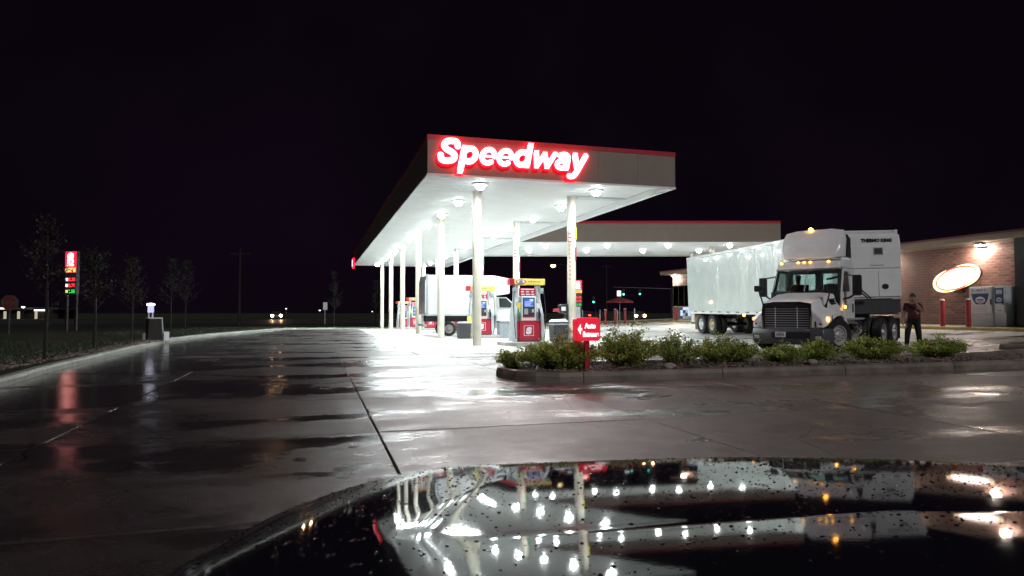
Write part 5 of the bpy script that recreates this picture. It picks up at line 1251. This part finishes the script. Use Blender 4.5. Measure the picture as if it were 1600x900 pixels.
for u, v, s, lab in ((6.55, 11.62, 0.10, 'pale rock among the gravel between two shrubs'), (9.9, 11.7, 0.09, 'small rock near the kerb below the tractor')):
    bm = bmesh.new(); bmesh.ops.create_icosphere(bm, subdivisions=2, radius=s); rr = random.Random(int(u * 10))
    for q in bm.verts: q.co = Vector((q.co.x * 1.6, q.co.y, q.co.z * 0.75)) * rr.uniform(0.85, 1.12)
    me = bpy.data.meshes.new('rock'); bm.to_mesh(me); bm.free(); me.materials.append(M['rock'])
    tag(place('rock', me, None, W(u, v, 0.21), 0.6), lab, 'rock')

def tree(loc, h, label, seed, spread=0.34, leaves=1100, bark='bark', leaf='leaf_dry', trunk_r=0.045, first=0.32):
    r = random.Random(seed); root = thing('tree', label, 'tree', loc, 0, 'young trees round the lot')
    tr_ = MB(); tr_.tube([(0, 0, -0.1), (0.03, 0, h * 0.35), (-0.02, 0.03, h * 0.7), (0, 0, h)], [trunk_r, trunk_r * 0.8, trunk_r * 0.45, 0.006], 7)
    tr_.build('trunk', M[bark], root)
    br = MB(); lf = MB()
    for k in range(int(34)):
        z = h * (first + (0.96 - first) * r.random()); a = r.uniform(0, 6.28); L = h * spread * (1.15 - z / h) * r.uniform(0.7, 1.15) + 0.15
        p0 = Vector((0, 0, z)); d = Vector((math.cos(a), math.sin(a), 1.0)).normalized(); p1 = p0 + d * L * 0.6; p2 = p1 + (d + Vector((r.uniform(-.3, .3), r.uniform(-.3, .3), 0.25))).normalized() * L * 0.5
        br.tube([p0, p1, p2], [trunk_r * 0.3, trunk_r * 0.18, 0.004], 4)
        for j in range(3):
            q = p0.lerp(p1, r.uniform(0.4, 1)); e = q + Vector((r.uniform(-.5, .5), r.uniform(-.5, .5), r.uniform(0.1, .5))) * L * 0.6; br.tube([q, e], [0.008, 0.003], 3)
            for _ in range(max(1, leaves // 130)):
                p = q.lerp(e, r.random()) + Vector((r.gauss(0, .06), r.gauss(0, .06), r.gauss(0, .06))); s = r.uniform(0.03, 0.06); c = Vector((r.uniform(-1, 1), r.uniform(-1, 1), r.uniform(-1, 1))).normalized(); d2 = c.orthogonal().normalized()
                lf.face([p - c * s, p + d2 * s * 0.5, p + c * s, p - d2 * s * 0.5])
    br.build('branches', M[bark], root); lf.build('crown', M[leaf], root)
    return root
tree((-11.1, 16.0, 0.14), 3.4, 'thin bare sapling nearest the left photo edge', 31, leaves=520)
tree((-12.6, 20.3, 0.14), 3.1, 'young tree right of the left price sign', 32, 0.42, leaves=900, bark='bark_pale')
tree((-15.6, 27.6, 0.14), 3.4, 'young tree just left of the air machine', 33, 0.4, leaves=900, bark='bark_pale')
tree((-19.8, 39.0, 0.12), 4.3, 'young tree behind the air machine', 34, 0.4, leaves=1100, leaf='leaf_dry')
tree((-20.9, 43.0, 0.12), 4.4, 'young tree farther right behind the air machine', 35, 0.36, leaves=1000)
tree((-17.6, 66.5, -0.2), 5.5, 'slender autumn tree standing alone on the far grass', 36, 0.27, leaves=1500, trunk_r=0.07, first=0.24)
tree((-14.6, 72.0, -0.3), 5.0, 'dim tree behind the leftmost canopy columns', 37, 0.3, leaves=1200, trunk_r=0.07)

# ================================================================== FAR BACKGROUND
struct(MB().loft([[(-320, 112, -1.0), (320, 92, -1.0)], [(-320, 117, 0.0), (320, 97, 0.0)], [(-320, 131, 0.0), (320, 111, 0.0)], [(-320, 137, -1.0), (320, 117, -1.0)]], closed=False).build('road', M['asphalt']), 'dark street running behind the station') if False else None
for o in [o for o in bpy.data.objects if o.name.startswith('road')]: bpy.data.objects.remove(o)
struct(MB().loft([[(-320, 106, -1.1), (320, 86, -1.1)], [(-320, 117, 0.0), (320, 97, 0.0)], [(-320, 131, 0.0), (320, 111, 0.0)], [(-320, 140, -1.1), (320, 120, -1.1)]], closed=False).build('road', M['asphalt']), 'dark street running behind the station')
def road_y(x, lane=0.5): return 117 - 0.03125 * (x + 320) + 14 * lane
head_m = glow_mat('headlight_glow', (1.0, 0.55, 0.30), 110); tail_m = glow_mat('tail_light_glow', (1.0, 0.06, 0.03), 14)
def far_car(x, lane, rz, label, lit, body='mid_dark', strong=1.0):
    r = thing('car', label, 'car', (x, road_y(x, lane), 0.0), rz, 'cars on the far street')
    MB().loft([[(a, y, z) for a, z in ((-0.9, 0.25), (0.9, 0.25), (0.92, 0.6), (0.84, zt), (-0.84, zt), (-0.92, 0.6))] for y, zt in ((-2.2, 0.68), (-1.1, 0.92), (1.5, 0.98), (2.2, 0.85))]).build('body', M[body], r, bevel=0.05)
    MB().loft([[(-0.82, -0.9, 0.93), (0.82, -0.9, 0.93), (0.82, 1.6, 0.97), (-0.82, 1.6, 0.97)], [(-0.62, -0.1, 1.42), (0.62, -0.1, 1.42), (0.62, 1.0, 1.42), (-0.62, 1.0, 1.42)]]).build('greenhouse', M['dark'], r, bevel=0.05)
    wq = wheel_mesh(0.32, 0.2, 0.2, M['black'], M['alloy'], 0.05, 0.05)
    for sx in (-1, 1):
        for y in (-1.35, 1.35): add_wheel(r, wq, (sx * 0.82, y, 0.32), flip=sx < 0)
        MB().lathe([(0.001, -0.06), (0.19, -0.01), (0.20, 0.03)], axis='y', n=12).build('headlight', head_m if lit == 'head' else M['alloy'], r, (sx * 0.66, -2.2, 0.66))
        MB().box(sx * 0.68 - 0.17, sx * 0.68 + 0.17, 2.19, 2.25, 0.62, 0.78).build('tail_light', tail_m if lit == 'tail' else M['pump_red'], r)
far_car(-39.4, 0.3, R(20), 'distant car with bright warm headlights left of the slender tree', 'head')
far_car(21.0, 0.3, R(-8), 'distant car with two headlights beside the patio fence', 'head')
far_car(13.3, 0.7, R(175 + 14), 'distant car showing red tail lights beyond the price sign', 'tail') if False else far_car(12.9, 0.75, R(-8), 'distant car showing red tail lights beyond the price sign', 'tail')
bpy.data.objects[[o.name for o in bpy.data.objects if o.get('label', '').startswith('distant car showing red')][0]].rotation_euler = (0, 0, R(172))

def lamp_post(x, y, zg, zl, label, col, es, r_=0.2, arm=0.0):
    o = thing('street_lamp', label, 'street lamp', (x, y, zg), 0, 'distant street lamps')
    MB().tube([(arm, 0, 0), (arm, 0, zl - zg + 0.1)], [0.09, 0.06], 8).build('pole', M['dark_metal'], o)
    if arm: MB().tube([(arm, 0, zl - zg + 0.1), (0, 0, zl - zg + 0.15)], 0.05, 6).build('arm', M['dark_metal'], o)
    hd_ = MB().box(-r_ * 1.2, r_ * 1.2, -0.2, 0.2, zl - zg + 0.06, zl - zg + 0.2).build('head', M['dark_metal'], o)
    MB().lathe([(0.001, -r_ * 0.9), (r_ * 0.8, -r_ * 0.5), (r_, 0.05)], (0, 0, zl - zg), n=12).build('bulb', glow_mat('lamp_bulb', col, es), hd_, smooth=True)
lamp_post(6.75, 110, 0, 8.9, 'tall warm street lamp seen between the pump and right column', (1.0, 0.72, 0.36), 10, 0.42, 2.2)
lamp_post(-43.0, 128, 0, 1.9, 'small white lamp right of the distant headlights', (1, 0.9, 0.85), 3, 0.16)
lamp_post(-36.6, 128, 0, 1.6, 'faint pair lamp left of the slender tree', (1, 0.95, 0.9), 2.2, 0.2)
lamp_post(-26.6, 128, 0, 1.35, 'faint lamp left of the leftmost canopy column', (0.9, 0.95, 1), 2.0, 0.14)
lamp_post(-94.5, 130, -0.6, 2.25, 'white lamp right of the stop sign', (1, 0.95, 0.95), 6, 0.28)
fs_ = thing('lit_sign', 'small dim white rectangular sign left of the slender tree', 'sign', (-26.0, 93.5, -0.5), 0)
MB().box(-0.06, 0.06, -0.06, 0.06, 0, 2.4).build('post', M['grey'], fs_)
MB().box(-0.25, 0.30, -0.06, 0.06, 2.05, 3.1).build('face', glow_mat('dim_sign_light', (0.9, 0.92, 0.88), 0.28), fs_)
up = thing('utility_pole', 'dark wooden utility pole against the night sky', 'utility pole', (-30.4, 75, -0.4), 0)
MB().tube([(0, 0, 0), (0, 0, 8.7)], [0.16, 0.11], 10).build('pole', M['wood_pole'], up)
MB().box(-1.1, 1.1, -0.06, 0.06, 8.1, 8.22).build('crossarm', M['wood_pole'], up)
up2 = thing('utility_pole', 'thin dark pole left of the traffic signals', 'utility pole', (15.2, 108, -0.2), 0)
MB().tube([(0, 0, 0), (0, 0, 9.2)], [0.14, 0.09], 10).build('pole', M['wood_pole'], up2)
MB().box(-0.8, 0.8, -0.05, 0.05, 8.7, 8.8).build('crossarm', M['wood_pole'], up2)
# traffic signals
g_m = glow_mat('signal_green', (0.06, 0.95, 0.62), 7)
ts = thing('traffic_signal', 'traffic signal mast arm with two green lights and a white street sign', 'traffic signal', (26.5, 112, -0.1), 0)
MB().tube([(0, 0, 0), (0, 0, 5.4)], [0.16, 0.12], 10).build('mast', M['dark_metal'], ts)
MB().tube([(0, 0, 5.2), (-9.6, 0, 5.5)], [0.10, 0.06], 8).build('arm', M['dark_metal'], ts)
def sig_head(parent, x, y, z, k=1.0):
    h_ = MB().box(x - 0.2 * k, x + 0.2 * k, y - 0.15, y + 0.15, z - 0.25 * k, z + 0.95 * k).build('signal_head', M['dark'], parent)
    for q, mm_ in ((0, g_m), (0.35, M['dark_metal']), (0.7, M['dark_metal'])):
        MB().lathe([(0.001, -0.03), (0.14 * k, -0.01), (0.15 * k, 0.02)], axis='y', n=12).build('signal_lens', mm_, h_, (x, y - 0.16, z + q * k))
sig_head(ts, -7.95, -0.2, 4.30); sig_head(ts, -5.25, -0.2, 4.35, 0.9)
MB().box(-9.0, -8.35, -0.15, -0.1, 4.0, 4.9).build('street_sign', glow_mat('street_sign_light', (0.9, 0.93, 1.0), 1.8), ts)
ts2 = thing('traffic_signal', 'single green traffic signal on a post beyond the price sign', 'traffic signal', (12.6, 104, -0.1), 0)
MB().tube([(0.25, 0, 0), (0.25, 0, 3.6)], 0.07, 8).build('post', M['dark_metal'], ts2)
sig_head(ts2, 0, -0.1, 2.9, 0.9)
# distant lit shop at the left edge
fb = thing('far_building', 'distant low lit shop front at the left photo edge', 'building', (-98, 132, -0.8), R(10))
MB().box(-12, 8, 0, 8, 0, 2.55).build('wall', M['dark_metal'], fb)
MB().box(-12.5, 8.6, -1.2, 8.4, 2.56, 2.95).build('roof', M['mid_dark'], fb)
for x in (-9, -5, -1.6, 0.8, 3.9): MB().box(x, x + 0.5, -0.03, -0.005, 0.5, 2.2).build('window', glow_mat('far_window_light', (1.0, 0.86, 0.6), 0.5), fb)
MB().box(-7, -0.6, -1.22, -1.205, 2.6, 2.9).build('lit_band', glow_mat('far_band_light', (1, 0.95, 0.9), 2.0), fb)
MB().box(4.2, 6, -0.9, -0.7, 2.3, 2.5).build('soffit_lamp', glow_mat('far_soffit_light', (1, 0.85, 0.6), 6), fb)

# ================================================================== THE CAR THE PICTURE IS TAKEN FROM
car = thing('car', 'rain-wet dark car hood filling the bottom of the picture', 'car', (0.42, 0, 0), 0)
def paint():
    m = mat('dark_wet_paint', (0.008, 0.008, 0.012), 0.045, var=0, coat=0.0, spec=0.19)
    nt = m.node_tree; n = nt.nodes; l = nt.links; p = n['Principled BSDF']; p.inputs['Coat Roughness'].default_value = 0.012; p.inputs['Metallic'].default_value = 0.0; p.inputs['IOR'].default_value = 1.36
    tc = n.new('ShaderNodeTexCoord'); no = n.new('ShaderNodeTexNoise'); no.inputs['Scale'].default_value = 130; no.inputs['Detail'].default_value = 2
    l.new(tc.outputs['Object'], no.inputs['Vector']); b = n.new('ShaderNodeBump'); b.inputs['Strength'].default_value = 0.04; b.inputs['Distance'].default_value = 0.0008
    l.new(no.outputs['Fac'], b.inputs['Height']); l.new(b.outputs[0], p.inputs['Normal']); l.new(b.outputs[0], p.inputs['Coat Normal'])
    return m
M['paint'] = paint()
HW = 1.03
def s_front(a): return 1.93 - 0.12 * a * a - 0.62 * abs(a) ** 7
def s_rear(a): return 0.60 + 0.10 * max(0, a) ** 1.2
def _table(fn, a=0.3, b=2.2, n=400):
    out = [0.0]; h = (b - a) / n
    for k in range(n): out.append(out[-1] - math.tan(R(fn(a + (k + 0.5) * h))) * h)
    return lambda s: out[int(max(0, min(n - 1, (s - a) / h)))] + (out[int(max(0, min(n - 1, (s - a) / h))) + 1] - out[int(max(0, min(n - 1, (s - a) / h)))]) * (max(0, min(n, (s - a) / h)) - int(max(0, min(n - 1, (s - a) / h))))
def tilt_crease(s):
    r0 = 5.1 + (s - 0.78) * 7.1; f0 = 3.2 + (s - 1.03) * 5.6; t = min(1, max(0, (s - 0.985) / 0.05)); t = t * t * (3 - 2 * t)
    return r0 * (1 - t) + f0 * t - 0.8 * math.exp(-((s - 1.02) / 0.02) ** 2)
T_cr = _table(tilt_crease); T_sm = _table(lambda s: 3.9 + (s - 0.6) * 2.6)
c0, m0 = T_cr(0.6), T_sm(0.6)
def hood_z(a, s):
    x = 0.42 + HW * a
    f = min(1, max(0, (x + 0.18) / 0.14)); f = f * f * (3 - 2 * f)
    sh = 0.20 * min(0.6, max(0, x)) - 0.03
    z = 0.966 + f * (T_cr(s - sh) - c0) + (1 - f) * (T_sm(s) - m0) - 0.010 * a * a - 0.5 * 0.62 * max(0, -0.06 - x) ** 2
    e = s_front(a) - s
    if e < 0.16: z -= 0.040 * ((0.16 - e) / 0.16) ** 2.2
    q = max(0, abs(a) - 0.86) / 0.14; z -= 0.035 * q ** 2
    xs = -0.20 + 0.20 * (s - 0.7)                        # crease running forward on the left
    z += 0.0025 * math.exp(-((x - xs) / 0.035) ** 2) * min(1, max(0, (1.75 - s) / 0.3))
    return z
na, ns = 110, 170
hb_ = MB()
for i in range(ns + 1):
    for j in range(na + 1):
        a = -1 + 2 * j / na; t = i / ns; s = s_rear(a) + (s_front(a) - s_rear(a)) * t
        hb_.v.append((HW * a, s, hood_z(a, s)))
for i in range(ns):
    for j in range(na):
        k = i * (na + 1) + j; hb_.f.append((k, k + 1, k + na + 2, k + na + 1)); hb_.m.append(0)
hood_o = hb_.build('hood', M['paint'], car, smooth=True)
# nose, sides, wheels: what lies beyond the hood edge
rings = []
for dz, gx, gs in ((0.0, 0, 0), (-0.05, 0.03, 0.035), (-0.16, 0.055, 0.07), (-0.34, 0.06, 0.10), (-0.50, 0.05, 0.12), (-0.62, 0.02, 0.08)):
    ring_ = [(-HW - gx, 0.5, 0.91 + dz), ]
    for j in range(na + 1):
        a = -1 + 2 * j / na; s = s_front(a); ring_.append((HW * a + gx * a, s + gs * (1 - abs(a) ** 7), hood_z(a, s) + dz))
    ring_.append((HW + gx, 0.5, 0.91 + dz)); rings.append(ring_)
MB().loft(rings, closed=False).build('front_bumper', M['paint'], car, smooth=True)
for s in (-1, 1):
    MB().box(*sorted((s * 0.88, s * 0.93)), -0.6, 0.52, 0.28, 0.88).build('fender', M['paint'], car, bevel=0.03)
    add_wheel(car, wheel_mesh(0.34, 0.22, 0.24, M['black'], M['alloy'], 0.05, 0.05), (s * 0.80, 0.95, 0.34), flip=s < 0)
    MB().box(*sorted((s * 0.45, s * 0.70)), 1.99, 2.03, 0.62, 0.72).build('headlight', M['alloy'], car, bevel=0.01)
MB().prism([(-0.86, 0.0), (0.86, 0.0), (0.86, 0.70), (0.5, 0.645), (0, 0.60), (-0.86, 0.59)], 'z', 0.86, 0.935).build('cowl', M['dark'], car)
wp = MB(); wp.tube([(0.75, 0.55, 0.965), (0.2, 0.52, 0.98), (-0.35, 0.48, 0.975)], 0.010, 8); wp.build('wiper', M['black'], car)
# rain drops lying on the paint
water = bpy.data.materials.new('water_drop'); water.use_nodes = True; q = water.node_tree.nodes['Principled BSDF']
q.inputs['Base Color'].default_value = (0.9, 0.92, 0.95, 1); q.inputs['Roughness'].default_value = 0.02; q.inputs['IOR'].default_value = 1.33; q.inputs['Transmission Weight'].default_value = 1.0
rd = MB(); r = random.Random(77)
for k in range(8500):
    a = r.uniform(-0.98, 0.98); t = r.random() ** 0.55; s = s_rear(a) + (s_front(a) - s_rear(a)) * min(t, 0.995)
    rad = r.choice((0.0010, 0.0012, 0.0014, 0.0016, 0.002, 0.002, 0.0026, 0.0036)) * r.uniform(0.55, 1.0); x, y, z = HW * a, s, hood_z(a, s) - 0.0002; n = 7; k0 = len(rd.v)
    ph = r.uniform(0, 6.28); ex = r.uniform(0.85, 1.25)
    for rr_, hh in ((1, 0), (0.82, 0.34), (0.45, 0.56)):
        for i in range(n):
            tt = 2 * math.pi * i / n + ph; rd.v.append((x + rad * rr_ * math.cos(tt) * ex, y + rad * rr_ * math.sin(tt), z + rad * hh))
    rd.v.append((x, y, z + rad * 0.62))
    for g in range(2):
        for i in range(n): rd.f.append((k0 + g * n + i, k0 + g * n + (i + 1) % n, k0 + (g + 1) * n + (i + 1) % n, k0 + (g + 1) * n + i)); rd.m.append(0)
    for i in range(n): rd.f.append((k0 + 2 * n + i, k0 + 2 * n + (i + 1) % n, k0 + 3 * n)); rd.m.append(0)
drops = rd.mesh('raindrops', water, True)
ro2 = place('raindrops', drops, car); ro2['kind'] = 'stuff'; ro2['label'] = 'scattered raindrops on the dark paint'
